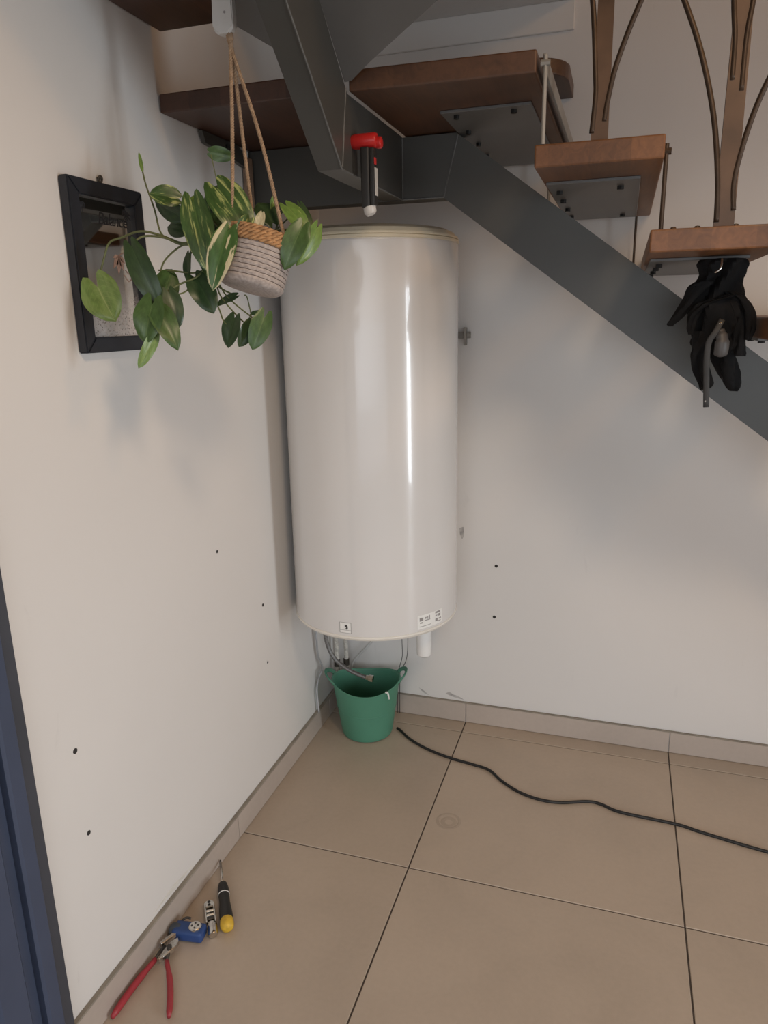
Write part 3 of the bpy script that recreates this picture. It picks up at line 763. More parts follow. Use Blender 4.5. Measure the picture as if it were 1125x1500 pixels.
bm = bmesh.new(); tube(bm, [along(0.1175), along(0.1205)], 0.0161, 20); link('white_ring', bm, M_WHITE, sd, True)
bm = bmesh.new(); tube(bm, [along(d) for d in (0.120, 0.128, 0.145, 0.160, 0.168)], [0.0157, 0.0160, 0.0148, 0.0120, 0.0064], 20); sharp(link('collar', bm, M_BLACK, sd), 45)
bm = bmesh.new(); tube(bm, [along(0.165), Vector((0.0185, -0.992, 0.021)) - Vector((0.148, -1.181, 0))], 0.0036, 12); link('shaft', bm, M_CHROME, sd, True)
bm = bmesh.new(); e = Vector((0.0185, -0.992, 0.021)) - Vector((0.148, -1.181, 0)); tube(bm, [e, e + ax * 0.008], [0.0036, 0.0018], 8); link('tip', bm, M_DKSTEEL, sd)

# ================================================================= red and black work light stuck on the beam
wl = thing('work_light', 'black inspection lamp with red swivel head stuck to grey steel beam', 'lamp', (0.457, -0.90, 1.923))
bm = bmesh.new(); tube(bm, [(0.0, 0, 0), (0.004, 0, 0), (0.006, 0, 0), (0.052, 0, 0), (0.056, 0, 0)], [0.0135, 0.0145, 0.0155, 0.0155, 0.0135], 24); sharp(link('swivel_head', bm, M_LRED, wl), 40)
bm = bmesh.new(); tube(bm, [(0.054, 0.004, -0.004), (0.064, 0.004, -0.005), (0.066, 0.004, -0.005)], [0.0120, 0.0120, 0.0095], 20); sharp(link('side_boss', bm, M_LRED, wl), 40)
bm = bmesh.new(); box(bm, 0.021, 0.041, -0.014, 0.014, -0.137, -0.013, 0.0045, None, 3); sharp(link('grip', bm, M_BLACK, wl), 50)
bm = bmesh.new(); box(bm, 0.0415, 0.0525, -0.013, 0.013, -0.132, -0.016, 0.003, None, 2); sharp(link('lamp_bar', bm, M_BLACK, wl), 50)
bm = bmesh.new(); box(bm, 0.0520, 0.0535, -0.009, 0.009, -0.112, -0.055, 0.0005); link('light_strip', bm, M_LENS, wl)
bm = bmesh.new(); box(bm, 0.0518, 0.0550, -0.012, -0.002, -0.050, -0.036, 0.001); link('switch', bm, M_LRED, wl)
bm = bmesh.new(); tube(bm, [(0.036, 0, -0.134), (0.038, 0, -0.145), (0.040, 0, -0.150)], [0.0140, 0.0140, 0.010], 20); sharp(link('end_lens', bm, M_LENS, wl), 40)

# ================================================================= white device under the upper tread
dv = thing('alarm_sensor', 'white rounded plastic sensor box hanging above the cords under dark tread', 'sensor', (0.304, -1.160, 2.187))
def rrect(hw, z0, z1, r, n=6):
    out = []
    for cx_, cz_, a0 in ((hw - r, z1 - r * .4, 0), (-hw + r, z1 - r * .4, 90), (-hw + r, z0 + r, 180), (hw - r, z0 + r, 270)):
        for k in range(n + 1):
            a = math.radians(a0 + 90 * k / n); out.append((cx_ + r * math.cos(a), cz_ + (r if a0 >= 180 else r * .4) * math.sin(a)))
    return out
bm = bmesh.new(); prism(bm, [(x, -0.010, z) for x, z in rrect(0.0205, -0.120, 0.0, 0.013)], (0, 0.019, 0))
bmesh.ops.bevel(bm, geom=[e for e in bm.edges if abs(e.verts[0].co.y - e.verts[1].co.y) < 1e-6], offset=0.004, segments=3, affect='EDGES')
sharp(link('case', bm, M_GREYW, dv), 50)
bm = bmesh.new(); box(bm, -0.007, 0.005, -0.0106, -0.0095, -0.0590, -0.0565); link('print', bm, M_INK2, dv)
bm = bmesh.new(); cyl(bm, (0.006, -0.0106, -0.086), (0.006, -0.0095, -0.086), 0.0024, 12); link('button', bm, M_INK2, dv)
# ================================================================= hanging basket
PC, PTOP = Vector((0.358, -1.230, 1.609)), Vector((0.376, -1.205, 1.706))
pa = (PTOP - PC).normalized()
PM = Matrix.Translation(PC) @ pa.to_track_quat('Z', 'Y').to_matrix().to_4x4()
PMi = PM.inverted()
PH = (PTOP - PC).length
pot = thing('hanging_basket', 'grey coiled cotton basket with jute rim hanging on cords under the stairs', 'planter')
pot.matrix_world = PM
prof = [(0.003, 0.0), (0.055, 0.0), (0.0605, 0.004)]
nc = 8; z0, z1 = 0.006, PH * 0.74
for k in range(nc):
    for q in range(4):
        z = z0 + (z1 - z0) * (k + q / 4) / nc
        r = 0.0620 + 0.0055 * (z / PH) + 0.0022 * math.sin(PI * (q / 4)) - 0.0011
        prof.append((r, z))
prof += [(0.064, z1), (0.062, PH - 0.004), (0.058, PH - 0.004), (0.056, PH * 0.6)]
bm = bmesh.new(); lathe(bm, prof, 64, capa=True); link('coiled_wall', bm, M_COTTON, pot, True)
bm = bmesh.new()
for k in range(1, nc):
    z = z0 + (z1 - z0) * k / nc; r = 0.0620 + 0.0055 * (z / PH) - 0.0009
    tube(bm, [(r * math.cos(2 * PI * i / 60), r * math.sin(2 * PI * i / 60), z + 0.0005 * math.sin(i * 2.2)) for i in range(61)], 0.00085, 5, cap=False)
link('stitching', bm, M_THREAD, pot)
bm = bmesh.new()
for row in range(3):
    zc = z1 + 0.0055 + row * 0.0088; r = 0.0665 - 0.0005 * row
    for ph in (0, 2 * PI / 3, 4 * PI / 3):
        n = 180
        tube(bm, [((r + 0.0026 * math.cos(14 * 2 * PI * i / n + ph)) * math.cos(2 * PI * i / n), (r + 0.0026 * math.cos(14 * 2 * PI * i / n + ph)) * math.sin(2 * PI * i / n), zc + 0.0036 * math.sin(14 * 2 * PI * i / n + ph)) for i in range(n + 1)], 0.0029, 6, cap=False)
link('braided_rim', bm, M_JUTE, pot, True)
bm = bmesh.new(); lathe(bm, [(0.001, PH - 0.014), (0.03, PH - 0.012), (0.059, PH - 0.016)], 32); link('soil', bm, M_SOIL, pot, True)
def twisted(pts, r, pitch):
    P = spline(pts, 16); bm = bmesh.new()
    tot = [0.0]
    for i in range(1, len(P)): tot.append(tot[-1] + (P[i] - P[i - 1]).length)
    M_ = int(tot[-1] / 0.0028)
    Q = []
    for k in range(M_ + 1):
        s_ = tot[-1] * k / M_
        i = max(1, next((i for i in range(len(tot)) if tot[i] >= s_ - 1e-9), len(tot) - 1))
        u = (s_ - tot[i - 1]) / max(1e-9, tot[i] - tot[i - 1]); Q.append(P[i - 1].lerp(P[i], min(1, u)))
    F = frames(Q)
    for ph in (0, 2 * PI / 3, 4 * PI / 3):
        tube(bm, [q + F[k][1] * (r * 0.5 * math.cos(2 * PI * k * 0.0028 / pitch + ph)) + F[k][2] * (r * 0.5 * math.sin(2 * PI * k * 0.0028 / pitch + ph)) for k, q in enumerate(Q)], r * 0.58, 6)
    return bm
HK = Vector((0.313, -1.160, 2.066))
for ang, mid in ((200, (0.006, 0.0)), (95, (0.0, 0.004)), (-20, (0.0, 0.0))):
    a = math.radians(ang)
    e = PM @ Vector((0.062 * math.cos(a), 0.062 * math.sin(a), PH - 0.006))
    pts = [HK + Vector((0, 0, 0.004)), HK + Vector((0.002 * math.cos(a), 0, -0.012)), HK.lerp(e, 0.5) + Vector((mid[0], mid[1], 0)), e]
    link('cord', twisted([PMi @ Vector(p) for p in pts], 0.0037, 0.016), M_ROPE, pot, True)
bm = bmesh.new(); tube(bm, [PMi @ (HK + Vector((0, 0, 0.008))), PMi @ (HK + Vector((0, 0, 0.003))), PMi @ (HK + Vector((0, 0, -0.006))), PMi @ (HK + Vector((0, 0, -0.010)))], [0.0035, 0.0065, 0.0068, 0.004], 10); link('knot', bm, M_ROPE, pot, True)

# ================================================================= plant in the basket
plant = thing('pothos_plant', 'trailing variegated green plant spilling out of the hanging basket', 'plant', tuple(PTOP))
LEAVES = [
 ((0.227, -1.2462, 1.775), (0.187, -1.2779, 1.7863), 0.0376, 'v', 0.3, 15, 0.15),
 ((0.2273, -1.2331, 1.7438), (0.1689, -1.2426, 1.7779), 0.0342, 'd', 0.3, -20, 0.15),
 ((0.2293, -1.228, 1.7207), (0.1848, -1.2285, 1.7317), 0.0357, 'd', 0.3, 10, 0.1),
 ((0.2701, -1.2584, 1.7588), (0.3102, -1.2994, 1.6434), 0.0524, 'v', 0.5, 10, 0.25),
 ((0.2518, -1.2308, 1.7622), (0.2421, -1.2163, 1.7866), 0.017, 'l', 0.2, 0, 0.1),
 ((0.3098, -1.2339, 1.781), (0.3855, -1.2639, 1.7021), 0.0641, 'v', 0.6, -10, 0.3),
 ((0.2838, -1.1799, 1.7903), (0.2565, -1.1933, 1.7354), 0.0453, 'd', 0.5, 20, 0.2),
 ((0.3741, -1.2489, 1.7302), (0.3655, -1.2767, 1.6795), 0.0354, 'v', 0.3, -20, 0.2),
 ((0.3472, -1.2755, 1.7053), (0.3279, -1.3242, 1.612), 0.0451, 'c', 0.4, 15, 0.25),
 ((0.3403, -1.2645, 1.7138), (0.3556, -1.2788, 1.6644), 0.0303, 'p', 0.3, -35, 0.1),
 ((0.4001, -1.2033, 1.7266), (0.369, -1.1954, 1.7717), 0.0402, 'd', 0.4, 15, 0.2),
 ((0.4046, -1.2525, 1.7398), (0.3962, -1.2654, 1.7038), 0.0162, 'w', 0.2, 10, 0.1),
 ((0.3948, -1.1916, 1.7549), (0.4028, -1.187, 1.7815), 0.0143, 'l', 0.2, 30, 0.1),
 ((0.4243, -1.1878, 1.7536), (0.4748, -1.2052, 1.7104), 0.035, 'l', 0.5, -25, 0.25),
 ((0.4432, -1.1694, 1.7584), (0.4744, -1.1858, 1.7026), 0.0235, 'd', 0.4, -35, 0.2),
 ((0.4646, -1.2134, 1.7125), (0.4418, -1.2503, 1.646), 0.042, 'g', 0.5, 10, 0.3),
 ((0.4781, -1.1867, 1.7145), (0.4665, -1.2248, 1.6502), 0.031, 'l', 0.5, -30, 0.3),
 ((0.1604, -1.3043, 1.6842), (0.2148, -1.3272, 1.5775), 0.0425, 'd', 0.35, 10, 0.3),
 ((0.0617, -1.2949, 1.6185), (0.0983, -1.306, 1.5559), 0.0696, 'y', 1.0, 8, 0.1),
 ((0.2062, -1.3296, 1.5789), (0.1995, -1.3602, 1.5165), 0.0511, 'g', 0.8, 15, 0.25),
 ((0.2057, -1.3328, 1.5293), (0.1902, -1.3658, 1.4683), 0.0232, 'y', 0.3, -20, 0.2),
 ((0.2053, -1.3204, 1.574), (0.2586, -1.3379, 1.5078), 0.0412, 'g', 0.5, -20, 0.25),
 ((0.1932, -1.287, 1.5909), (0.2085, -1.2543, 1.6509), 0.0473, 'g', 0.5, 20, 0.15),
 ((0.2208, -1.2969, 1.6013), (0.2471, -1.3099, 1.5433), 0.0337, 'd', 0.5, -15, 0.25),
 ((0.2441, -1.2465, 1.6762), (0.2373, -1.2629, 1.6256), 0.0184, 'd', 0.3, 40, 0.2),
 ((0.2572, -1.2558, 1.6277), (0.2987, -1.2694, 1.5698), 0.046, 'd', 0.5, -10, 0.2),
 ((0.3329, -1.24, 1.5958), (0.2964, -1.256, 1.5813), 0.0184, 'd', 0.4, 40, 0.1),
 ((0.2684, -1.1858, 1.8648), (0.3128, -1.1741, 1.855), 0.025, 'g', 0.3, 20, 0.15),
 ((0.3395, -1.2605, 1.5539), (0.3253, -1.2795, 1.5025), 0.0352, 'd', 0.5, 30, 0.2),
 ((0.3686, -1.2591, 1.5445), (0.3565, -1.2803, 1.5023), 0.0273, 'd', 0.5, -20, 0.2),
 ((0.3975, -1.2582, 1.5528), (0.3838, -1.2833, 1.4985), 0.0362, 'g', 0.8, 0, 0.2),
 ((0.3625, -1.2394, 1.5635), (0.3823, -1.232, 1.5669), 0.0092, 'd', 0.1, 30, 0.1),
 ((0.3045, -1.2511, 1.7062), (0.3308, -1.2707, 1.6442), 0.0334, 'd', 0.5, 15, 0.2),
 ((0.2614, -1.2058, 1.7238), (0.2975, -1.1856, 1.754), 0.0347, 'g', 0.4, -20, 0.15),
 ((0.3377, -1.2149, 1.7189), (0.3135, -1.2555, 1.6799), 0.0313, 'd', 0.5, 25, 0.2),
 ((0.271, -1.249, 1.6749), (0.2964, -1.259, 1.6288), 0.0287, 'v', 0.5, -25, 0.2),
 ((0.1468, -1.2351, 1.8304), (0.1369, -1.2276, 1.8686), 0.0066, 'l', 0, 0, 0.05),
]
STEMS = [
 ([(0.2562, -1.2355, 1.7013), (0.2265, -1.2465, 1.6969), (0.1881, -1.2549, 1.7116), (0.1565, -1.2741, 1.7187), (0.1157, -1.2792, 1.7092), (0.087, -1.2801, 1.7005), (0.072, -1.2824, 1.6709), (0.063, -1.2888, 1.6392), (0.0617, -1.2949, 1.6185)], 0.0022),
 ([(0.2566, -1.2368, 1.6963), (0.2267, -1.2471, 1.6943), (0.1995, -1.2635, 1.7065), (0.1709, -1.2831, 1.7086), (0.1607, -1.3003, 1.6978), (0.1592, -1.305, 1.6829)], 0.0022),
 ([(0.2506, -1.2262, 1.7024), (0.2293, -1.2466, 1.693), (0.2078, -1.2582, 1.6769), (0.1941, -1.2682, 1.6569), (0.191, -1.2777, 1.6265), (0.1932, -1.287, 1.5909)], 0.0018),
 ([(0.2896, -1.2301, 1.6429), (0.2699, -1.2471, 1.644), (0.2476, -1.2553, 1.6406), (0.2131, -1.2598, 1.6454), (0.181, -1.2642, 1.6476)], 0.0018),
 ([(0.2845, -1.2407, 1.65), (0.27, -1.2474, 1.6427), (0.2589, -1.2656, 1.6298), (0.2323, -1.2773, 1.619), (0.2169, -1.2971, 1.6051), (0.2055, -1.3049, 1.5903), (0.2057, -1.3247, 1.5777)], 0.002),
 ([(0.2745, -1.2439, 1.6502), (0.2603, -1.252, 1.6378), (0.2549, -1.2711, 1.6147), (0.2412, -1.2845, 1.6023), (0.2208, -1.2969, 1.6013)], 0.0016),
 ([(0.2124, -1.2496, 1.7022), (0.1879, -1.2539, 1.7154), (0.1724, -1.2461, 1.7614), (0.1547, -1.2397, 1.8048), (0.1468, -1.2351, 1.8304)], 0.0018),
 ([(0.2638, -1.2331, 1.7012), (0.2482, -1.2303, 1.7294), (0.2348, -1.238, 1.7562), (0.227, -1.2462, 1.775)], 0.0016),
 ([(0.2632, -1.2221, 1.7022), (0.2486, -1.2319, 1.7231), (0.2273, -1.2331, 1.7438)], 0.0016),
 ([(0.2632, -1.2221, 1.7022), (0.25, -1.2238, 1.7114), (0.2293, -1.228, 1.7207)], 0.0016),
 ([(0.3111, -1.2266, 1.7081), (0.2728, -1.2456, 1.7626), (0.2701, -1.2584, 1.7588)], 0.002),
 ([(0.3249, -1.2128, 1.7025), (0.2816, -1.2301, 1.7689), (0.3074, -1.2303, 1.7769)], 0.0022),
 ([(0.3146, -1.1938, 1.7047), (0.2923, -1.1865, 1.7566), (0.2838, -1.1799, 1.7903)], 0.002),
 ([(0.375, -1.1967, 1.7015), (0.3723, -1.2258, 1.7172), (0.3671, -1.2419, 1.7242)], 0.0018),
 ([(0.3376, -1.2094, 1.6997), (0.3448, -1.2476, 1.7105), (0.3445, -1.2658, 1.704)], 0.0018),
 ([(0.3978, -1.1851, 1.7163), (0.4081, -1.1849, 1.744), (0.4243, -1.1878, 1.7536)], 0.0018),
 ([(0.3928, -1.1867, 1.7164), (0.4312, -1.2073, 1.7148), (0.4646, -1.2134, 1.7125)], 0.0016),
 ([(0.3991, -1.1847, 1.7163), (0.4393, -1.1879, 1.7164), (0.466, -1.1842, 1.7178), (0.4781, -1.1867, 1.7145)], 0.0016),
 ([(0.3919, -1.1758, 1.7175), (0.4212, -1.1705, 1.7412), (0.4432, -1.1694, 1.7584)], 0.0016),
 ([(0.365, -1.1946, 1.7208), (0.3815, -1.197, 1.7319), (0.394, -1.194, 1.7474), (0.3948, -1.1916, 1.7549)], 0.0016),
 ([(0.382, -1.1797, 1.7152), (0.3852, -1.1762, 1.7241), (0.3846, -1.1739, 1.733)], 0.0016),
 ([(0.2885, -1.2365, 1.6212), (0.3082, -1.2494, 1.5912), (0.3521, -1.2575, 1.5498), (0.3686, -1.2591, 1.5445)], 0.0015),
 ([(0.2935, -1.2349, 1.6211), (0.3208, -1.2454, 1.591), (0.3843, -1.2581, 1.5493), (0.3975, -1.2582, 1.5528)], 0.0015),
 ([(0.3428, -1.2252, 1.5984), (0.3482, -1.2249, 1.5932), (0.3629, -1.2411, 1.5572), (0.365, -1.2555, 1.542)], 0.0012),
 ([(0.2821, -1.2439, 1.6021), (0.3032, -1.2563, 1.5723), (0.3187, -1.2686, 1.5492), (0.3341, -1.2661, 1.5401), (0.3434, -1.2603, 1.55)], 0.0015),
 ([(0.3187, -1.2148, 1.7027), (0.2952, -1.2246, 1.6756), (0.2818, -1.2315, 1.6469), (0.2912, -1.2367, 1.6173), (0.3329, -1.24, 1.5958)], 0.0018),
 ([(0.2686, -1.2377, 1.6596), (0.2701, -1.2481, 1.6402), (0.2572, -1.2558, 1.6277)], 0.0016),
 ([(0.2638, -1.2248, 1.6919), (0.2517, -1.235, 1.6892), (0.2441, -1.2465, 1.6762)], 0.0016),
 ([(0.2905, -1.1948, 1.7681), (0.2748, -1.1898, 1.8431), (0.2684, -1.1858, 1.8648)], 0.001),
 ([(0.2, -1.3207, 1.5791), (0.2035, -1.3215, 1.5529), (0.2057, -1.3328, 1.5293)], 0.0014),
 ([(0.3609, -1.2439, 1.5496), (0.3602, -1.2412, 1.5597), (0.3625, -1.2394, 1.5635)], 0.001),
 ([(0.2057, -1.3247, 1.5777), (0.2053, -1.3204, 1.574)], 0.0018),
]
NV = Vector((0.47, -0.87, 0.06)).normalized()
def leaf(B, T, wd, kind, heart, tilt, bend):
    B, T = Vector(B), Vector(T)
    a = T - B; L = a.length; a.normalize()
    s = a.cross(NV).normalized()
    s = Matrix.Rotation(math.radians(tilt), 3, a) @ s
    n = s.cross(a)
    if n.dot(NV) < 0: n = -n
    nu, nv = 8, 12
    bm = bmesh.new(); uvl = bm.loops.layers.uv.new('UVMap')
    e = 0.02 + 0.30 * heart
    def pf(v): return ((v + e) ** 0.5) * ((1 - v) ** 0.66)
    mx = max(pf(k / 60) for k in range(61))
    ph = random.uniform(0, 6)
    grid, uvs = [], []
    for j in range(nv + 1):
        v = (j / nv) ** 1.15
        row, ur = [], []
        hw = wd * 0.56 * pf(v) / mx
        for i in range(nu + 1):
            u = -1 + 2 * i / nu
            x = u * hw
            y = v * L - 0.40 * L * heart * math.sin(PI * abs(u) ** 0.85) * (1 - v) ** 3.0
            z = 0.26 * abs(x) - bend * L * v * v + 0.018 * L * math.sin(7 * v + ph + 2 * u) * abs(u) - 0.10 * wd * (abs(u) ** 3) * 0.6 + bend * L * 0.35
            row.append(bm.verts.new(B + s * x + a * y + n * z - plant.location)); ur.append((0.5 + u / 2, v))
        grid.append(row); uvs.append(ur)
    for j in range(nv):
        for i in range(nu):
            q = [(j, i), (j, i + 1), (j + 1, i + 1), (j + 1, i)]
            f = bm.faces.new([grid[b][c] for b, c in q])
            for lp, (b, c) in zip(f.loops, q): lp[uvl].uv = uvs[b][c]
    me = bpy.data.meshes.new('leaf'); bm.to_mesh(me); bm.free()
    for p in me.polygons: p.use_smooth = True
    me.materials.append(LM[kind])
    o = bpy.data.objects.new('leaf', me); COL.objects.link(o); o.parent = plant
    return o
for args in LEAVES: leaf(*args)
for pts, r in STEMS:
    P = spline([Vector(p) - plant.location for p in pts], 6)
    bm = bmesh.new(); tube(bm, P, [r * (1.05 - 0.2 * k / len(P)) for k in range(len(P))], 8); link('stem', bm, M_STEM, plant, True)

# ================================================================= framed mirror on the left wall
MY0, MY1, MZ0, MZ1 = -1.300, -1.066, 1.492, 1.826
mir = thing('wall_mirror', 'black framed mirror with etched lettering hanging on the left wall', 'mirror', (0, (MY0 + MY1) / 2, MZ0))
def MP(name, bm, mat, smooth=False):
    bmesh.ops.translate(bm, vec=-mir.location, verts=bm.verts)
    return link(name, bm, mat, mir, smooth)
FW, FD = 0.031, 0.022
def rail(p):
    bm = bmesh.new(); prism(bm, [(0.0006, y, z) for y, z in p], (FD, 0, 0)); bmesh.ops.bevel(bm, geom=list(bm.edges), offset=0.0025, segments=2, affect='EDGES'); MP('frame_rail', bm, M_FRAME)
i0, i1, k0, k1 = MY0 + FW, MY1 - FW, MZ0 + FW, MZ1 - FW
rail([(MY0, MZ0), (i0, k0), (i0, k1), (MY0, MZ1)]); rail([(MY1, MZ0), (MY1, MZ1), (i1, k1), (i1, k0)])
rail([(MY0, MZ1), (i0, k1), (i1, k1), (MY1, MZ1)]); rail([(MY0, MZ0), (MY1, MZ0), (i1, k0), (i0, k0)])
m, nt, b = mat_new('etched_mirror')
b.inputs['Metallic'].default_value = 1.0; b.inputs['Base Color'].default_value = (0.62, 0.62, 0.60, 1); b.inputs['Roughness'].default_value = 0.03
df = N(nt, 'ShaderNodeBsdfDiffuse')
oc = coord(nt, 'Object')
vo = N(nt, 'ShaderNodeTexVoronoi'); vo.inputs['Scale'].default_value = 190; nt.links.new(oc, vo.inputs['Vector'])
dot = ramp(nt, vo.outputs['Distance'], [(0.20, (0.13, 0.075, 0.06)), (0.34, (0.62, 0.56, 0.53))])
nt.links.new(dot, df.inputs['Color'])
sx = N(nt, 'ShaderNodeSeparateXYZ'); nt.links.new(oc, sx.inputs[0])
mr = N(nt, 'ShaderNodeMapRange'); mr.inputs[1].default_value = 0.17; mr.inputs[2].default_value = 0.06; mr.inputs[3].default_value = 0.0; mr.inputs[4].default_value = 0.62
nt.links.new(sx.outputs[2], mr.inputs[0])
nn = noise(nt, 26, 4, oc)
mu = N(nt, 'ShaderNodeMath', operation='MULTIPLY'); nt.links.new(mr.outputs[0], mu.inputs[0]); nt.links.new(ramp(nt, nn.outputs['Fac'], [(0.35, 0.45), (0.6, 1.0)]), mu.inputs[1])
ms = N(nt, 'ShaderNodeMixShader'); nt.links.new(mu.outputs[0], ms.inputs[0]); nt.links.new(b.outputs[0], ms.inputs[1]); nt.links.new(df.outputs[0], ms.inputs[2])
nt.links.new(ms.outputs[0], nt.nodes['Material Output'].inputs['Surface'])
bm = bmesh.new(); box(bm, 0.002, 0.009, i0 - 0.004, i1 + 0.004, k0 - 0.004, k1 + 0.004); mg = MP('mirror_glass', bm, m)
# etched word and flourishes on the glass
def on_glass(name, bm, mat):
    o = link(name, bm, mat, mg); return o
cu = bpy.data.curves.new('lettering', 'FONT'); cu.body = 'Balance'; cu.size = 0.034; cu.align_x = 'CENTER'; cu.extrude = 0.0002; cu.shear = 0.25; cu.space_character = 0.92
tmp = bpy.data.objects.new('lettering', cu); COL.objects.link(tmp)
bpy.context.view_layer.update()
me = bpy.data.meshes.new_from_object(tmp.evaluated_get(bpy.context.evaluated_depsgraph_get()))
bpy.data.objects.remove(tmp)
me.transform(Matrix(((0, 0, 1, 0.0093), (1, 0, 0, (i0 + i1) / 2 + 0.024), (0, 1, 0, k1 - 0.047), (0, 0, 0, 1))))
me.transform(Matrix.Translation(-mir.location)); me.materials.append(M_FRAME)
lt = bpy.data.objects.new('lettering', me); COL.objects.link(lt); lt.parent = mg
bm = bmesh.new()
for (y, z, s_) in ((i0 + 0.014, k1 - 0.012, 1), (i1 - 0.014, k1 - 0.012, -1)):
    for k in range(5):
        a = math.radians(20 + 28 * k)
        tube(bm, spline([(0.0093, y, z), (0.0093, y + s_ * 0.012 * math.cos(a), z - 0.014 * math.sin(a) + 0.004), (0.0093, y + s_ * 0.020 * math.cos(a + 0.5), z - 0.020 * math.sin(a + .3))], 4), [0.0004, 0.0012, 0.0022, 0.0026, 0.0022, 0.0016, 0.0012, 0.0008, 0.0004], 6, flat=0.25, up=(0, 0.7, 0.7))
bmesh.ops.translate(bm, vec=-mir.location, verts=bm.verts)
on_glass('corner_flourish', bm, M_FRAME)
M_PET = simple('printed_petals', (0.40, 0.28, 0.24), 0.7, var=0.25, scale=60)
bm = bmesh.new(); cy, cz = -1.150, 1.690
for k, (a, l) in enumerate(((-100, .040), (-70, .034), (-130, .036), (-40, .024), (-165, .022))):
    a = math.radians(a); dy, dz = math.cos(a), math.sin(a)
    prism(bm, [(0.0091, cy, cz), (0.0091, cy + dy * l * .5 - dz * l * .2, cz + dz * l * .5 + dy * l * .2), (0.0091, cy + dy * l, cz + dz * l), (0.0091, cy + dy * l * .5 + dz * l * .2, cz + dz * l * .5 - dy * l * .2)], (0.0004, 0, 0))
for q in ([(0.02, -.005), (0.034, -.02), (0.028, -.036), (0.018, -.03)], [(0.012, -.04), (0.024, -.052), (0.036, -.046), (0.03, -.036)], [(0, 0), (0.016, 0.006), (0.03, 0.0)]):
    tube(bm, spline([(0.0093, cy + y, cz + z) for y, z in q], 6), 0.0011, 6)
bmesh.ops.translate(bm, vec=-mir.location, verts=bm.verts)
on_glass('flower_print', bm, M_PET)
bm = bmesh.new(); tube(bm, spline([(0.004, -1.182, MZ1 + 0.001), (0.006, -1.186, MZ1 + 0.010), (0.008, -1.182, MZ1 + 0.016), (0.008, -1.177, MZ1 + 0.011), (0.006, -1.180, MZ1 + 0.002)], 5), 0.0022, 8)
tube(bm, [(-0.004, -1.182, MZ1 + 0.012), (0.012, -1.182, MZ1 + 0.012)], [0.002, 0.003], 8); MP('hook', bm, M_RUST, True)

# ================================================================= folded umbrella under the third tread
um = thing('folded_umbrella', 'crumpled black umbrella hanging upside down under a wooden tread at right', 'umbrella', (1.24, -0.75, 1.655))
UO = Vector((1.24, -0.75, 1.655))
def loft(secs, y, flat, pleats, amp, seg=40, ph=0.0, wob=0.0):
    """pleated cloth bundle: (x centre, z, half width) sections"""
    bm = bmesh.new(); rings = []
    S = spline([(c, z, r) for c, z, r in secs], 4)
    for j, (c, z, r) in enumerate(S):
        r = max(r, 0.002)
        ring = []
        for k in range(seg):
            a = 2 * PI * k / seg
            f = 1 + amp * math.cos(pleats * a + ph + 0.35 * j) * min(1, j / 4 + 0.3) + amp * 0.4 * math.sin((pleats + 3) * a + 2 * ph + 0.5 * j)
            ring.append(bm.verts.new((c + r * math.cos(a) * f / (1 + amp), y + r * flat * math.sin(a) * f + wob * math.sin(0.9 * j), z)))
            ring[-1].co -= UO
        rings.append(ring)
    for j in range(len(rings) - 1):
        for k in range(seg): bm.faces.new((rings[j][k], rings[j][(k + 1) % seg], rings[j + 1][(k + 1) % seg], rings[j + 1][k]))
    bm.faces.new(list(reversed(rings[0]))); bm.faces.new(rings[-1])
    return bm
UB = [(1.2395, 1.6585, 0.0519), (1.2387, 1.6471, 0.0541), (1.2413, 1.6274, 0.0481), (1.2345, 1.605, 0.0532), (1.2335, 1.5766, 0.061), (1.2397, 1.5521, 0.0652), (1.2469, 1.5274, 0.0591), (1.248, 1.5012, 0.0552), (1.2432, 1.4793, 0.0513), (1.2434, 1.463, 0.0417)]
UFL = [(1.2034, 1.6121, 0.020), (1.1934, 1.6021, 0.023), (1.1804, 1.5801, 0.0164), (1.1672, 1.5577, 0.0151), (1.1543, 1.538, 0.0132), (1.1448, 1.5266, 0.0098), (1.1445, 1.5208, 0.0049)]
ULL = [(1.2147, 1.5094, 0.0255), (1.2124, 1.4803, 0.0236), (1.2097, 1.4553, 0.0216), (1.2184, 1.4197, 0.0189), (1.2279, 1.3988, 0.0168), (1.2276, 1.3868, 0.0126), (1.2197, 1.3807, 0.0028)]
ULR = [(1.258, 1.4900, 0.030), (1.2648, 1.453, 0.031), (1.2735, 1.426, 0.0285), (1.2815, 1.4019, 0.0235), (1.2885, 1.3868, 0.0170), (1.2925, 1.3765, 0.0100)]
URR = [(1.2796, 1.5554, 0.022), (1.2827, 1.5299, 0.0201), (1.2849, 1.5013, 0.0168), (1.2870, 1.4754, 0.0145), (1.2888, 1.4609, 0.0135), (1.2890, 1.4560, 0.0125)]
UFC = [(1.262, 1.585, 0.016), (1.236, 1.577, 0.020), (1.208, 1.566, 0.019), (1.189, 1.545, 0.014), (1.184, 1.520, 0.010), (1.186, 1.503, 0.005)]
UFD = [(1.256, 1.590, 0.014), (1.281, 1.572, 0.018), (1.297, 1.545, 0.016), (1.303, 1.512, 0.012), (1.302, 1.49, 0.006)]

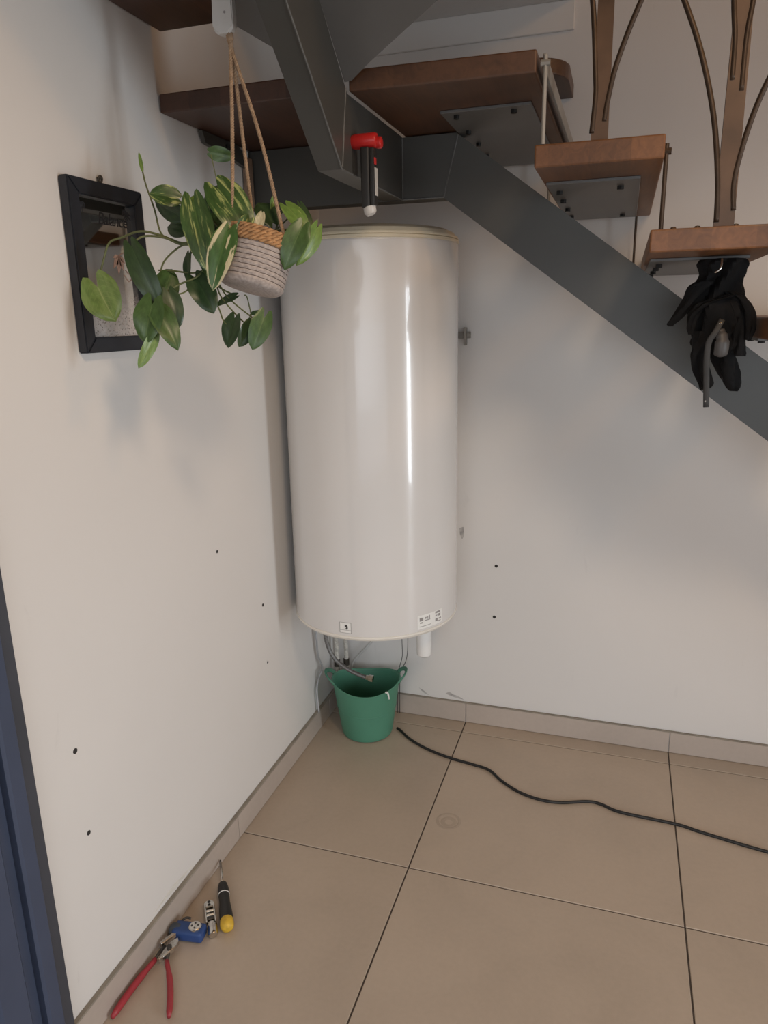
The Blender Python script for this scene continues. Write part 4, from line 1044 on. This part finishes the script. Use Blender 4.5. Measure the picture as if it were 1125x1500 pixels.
sharp(link('canopy', loft([s for s in UB if s[1] < 1.659], -0.75, 0.72, 7, 0.17), M_CLOTH, um), 38)
for nm, y, fl, pl_, am, ph in (('L', -0.79, 0.45, 3, 0.10, 0.5), ('lobeL', -0.765, 0.8, 4, 0.16, 1.2), ('lobeR', -0.73, 0.7, 3, 0.18, 2.0), ('lobeRR', -0.775, 0.6, 3, 0.14, 0.2), ('C', -0.79, 0.7, 3, 0.22, 0.9), ('D', -0.785, 0.7, 3, 0.2, 2.4)):
    secs = {'L': UFL, 'lobeL': ULL, 'lobeR': ULR, 'lobeRR': URR, 'C': UFC, 'D': UFD}[nm]
    sharp(link('canopy_fold', loft(secs, y, fl, pl_, am * 1.4, 22, ph), M_CLOTH, um), 35)
def UT(name, pts, r, mat, flat=1.0, up=None, seg=8):
    bm = bmesh.new(); tube(bm, [Vector(p) - UO for p in spline(pts, 6)], r, seg, flat=flat, up=up); return link(name, bm, mat, um, True)
UT('strap', [(1.2440, -0.812, 1.5337), (1.2323, -0.822, 1.5088), (1.221, -0.822, 1.4864), (1.2205, -0.820, 1.4464), (1.2243, -0.815, 1.4031), (1.229, -0.81, 1.3489)], 0.0062, M_STRAP, 0.28, (1, 0, 0))
UT('hand_grip', [(1.2435, -0.805, 1.512), (1.2478, -0.812, 1.492), (1.2478, -0.812, 1.4706), (1.2464, -0.806, 1.4580)], [0.010] * 3 + [0.0135] * 4 + [0.0165] * 9 + [0.013, 0.010, 0.006], M_GRIP, 0.8, None, 16)
bm = bmesh.new(); lathe(bm, [(0.0005, 0.0025), (0.003, 0.002), (0.0042, 0.0)], 14, mat=Matrix.Translation(Vector((1.2270, -0.8105, 1.3625)) - UO) @ Matrix.Rotation(PI / 2, 4, 'X')); link('snap_button', bm, M_LENS, um, True)
bm = bmesh.new(); lathe(bm, [(0.0005, 0.003), (0.0025, 0.002), (0.0035, 0.0)], 14, mat=Matrix.Translation(Vector((1.2405, -0.8155, 1.526)) - UO) @ Matrix.Rotation(PI / 2, 4, 'X')); link('rivet', bm, M_CHROME, um, True)
for a, b2 in (((1.186, 1.632), (1.166, 1.560)), ((1.256, 1.60), (1.272, 1.475))):
    UT('rib', [(a[0], -0.81, a[1] - .03), ((a[0] + b2[0]) / 2 + .004, -0.815, (a[1] + b2[1]) / 2), (b2[0], -0.80, b2[1])], 0.0012, M_CLOTH)
UT('hook', [(1.234, -0.80, 1.6565), (1.2331, -0.806, 1.645), (1.2302, -0.808, 1.6345), (1.2216, -0.806, 1.6290)], 0.0022, M_CHROME)
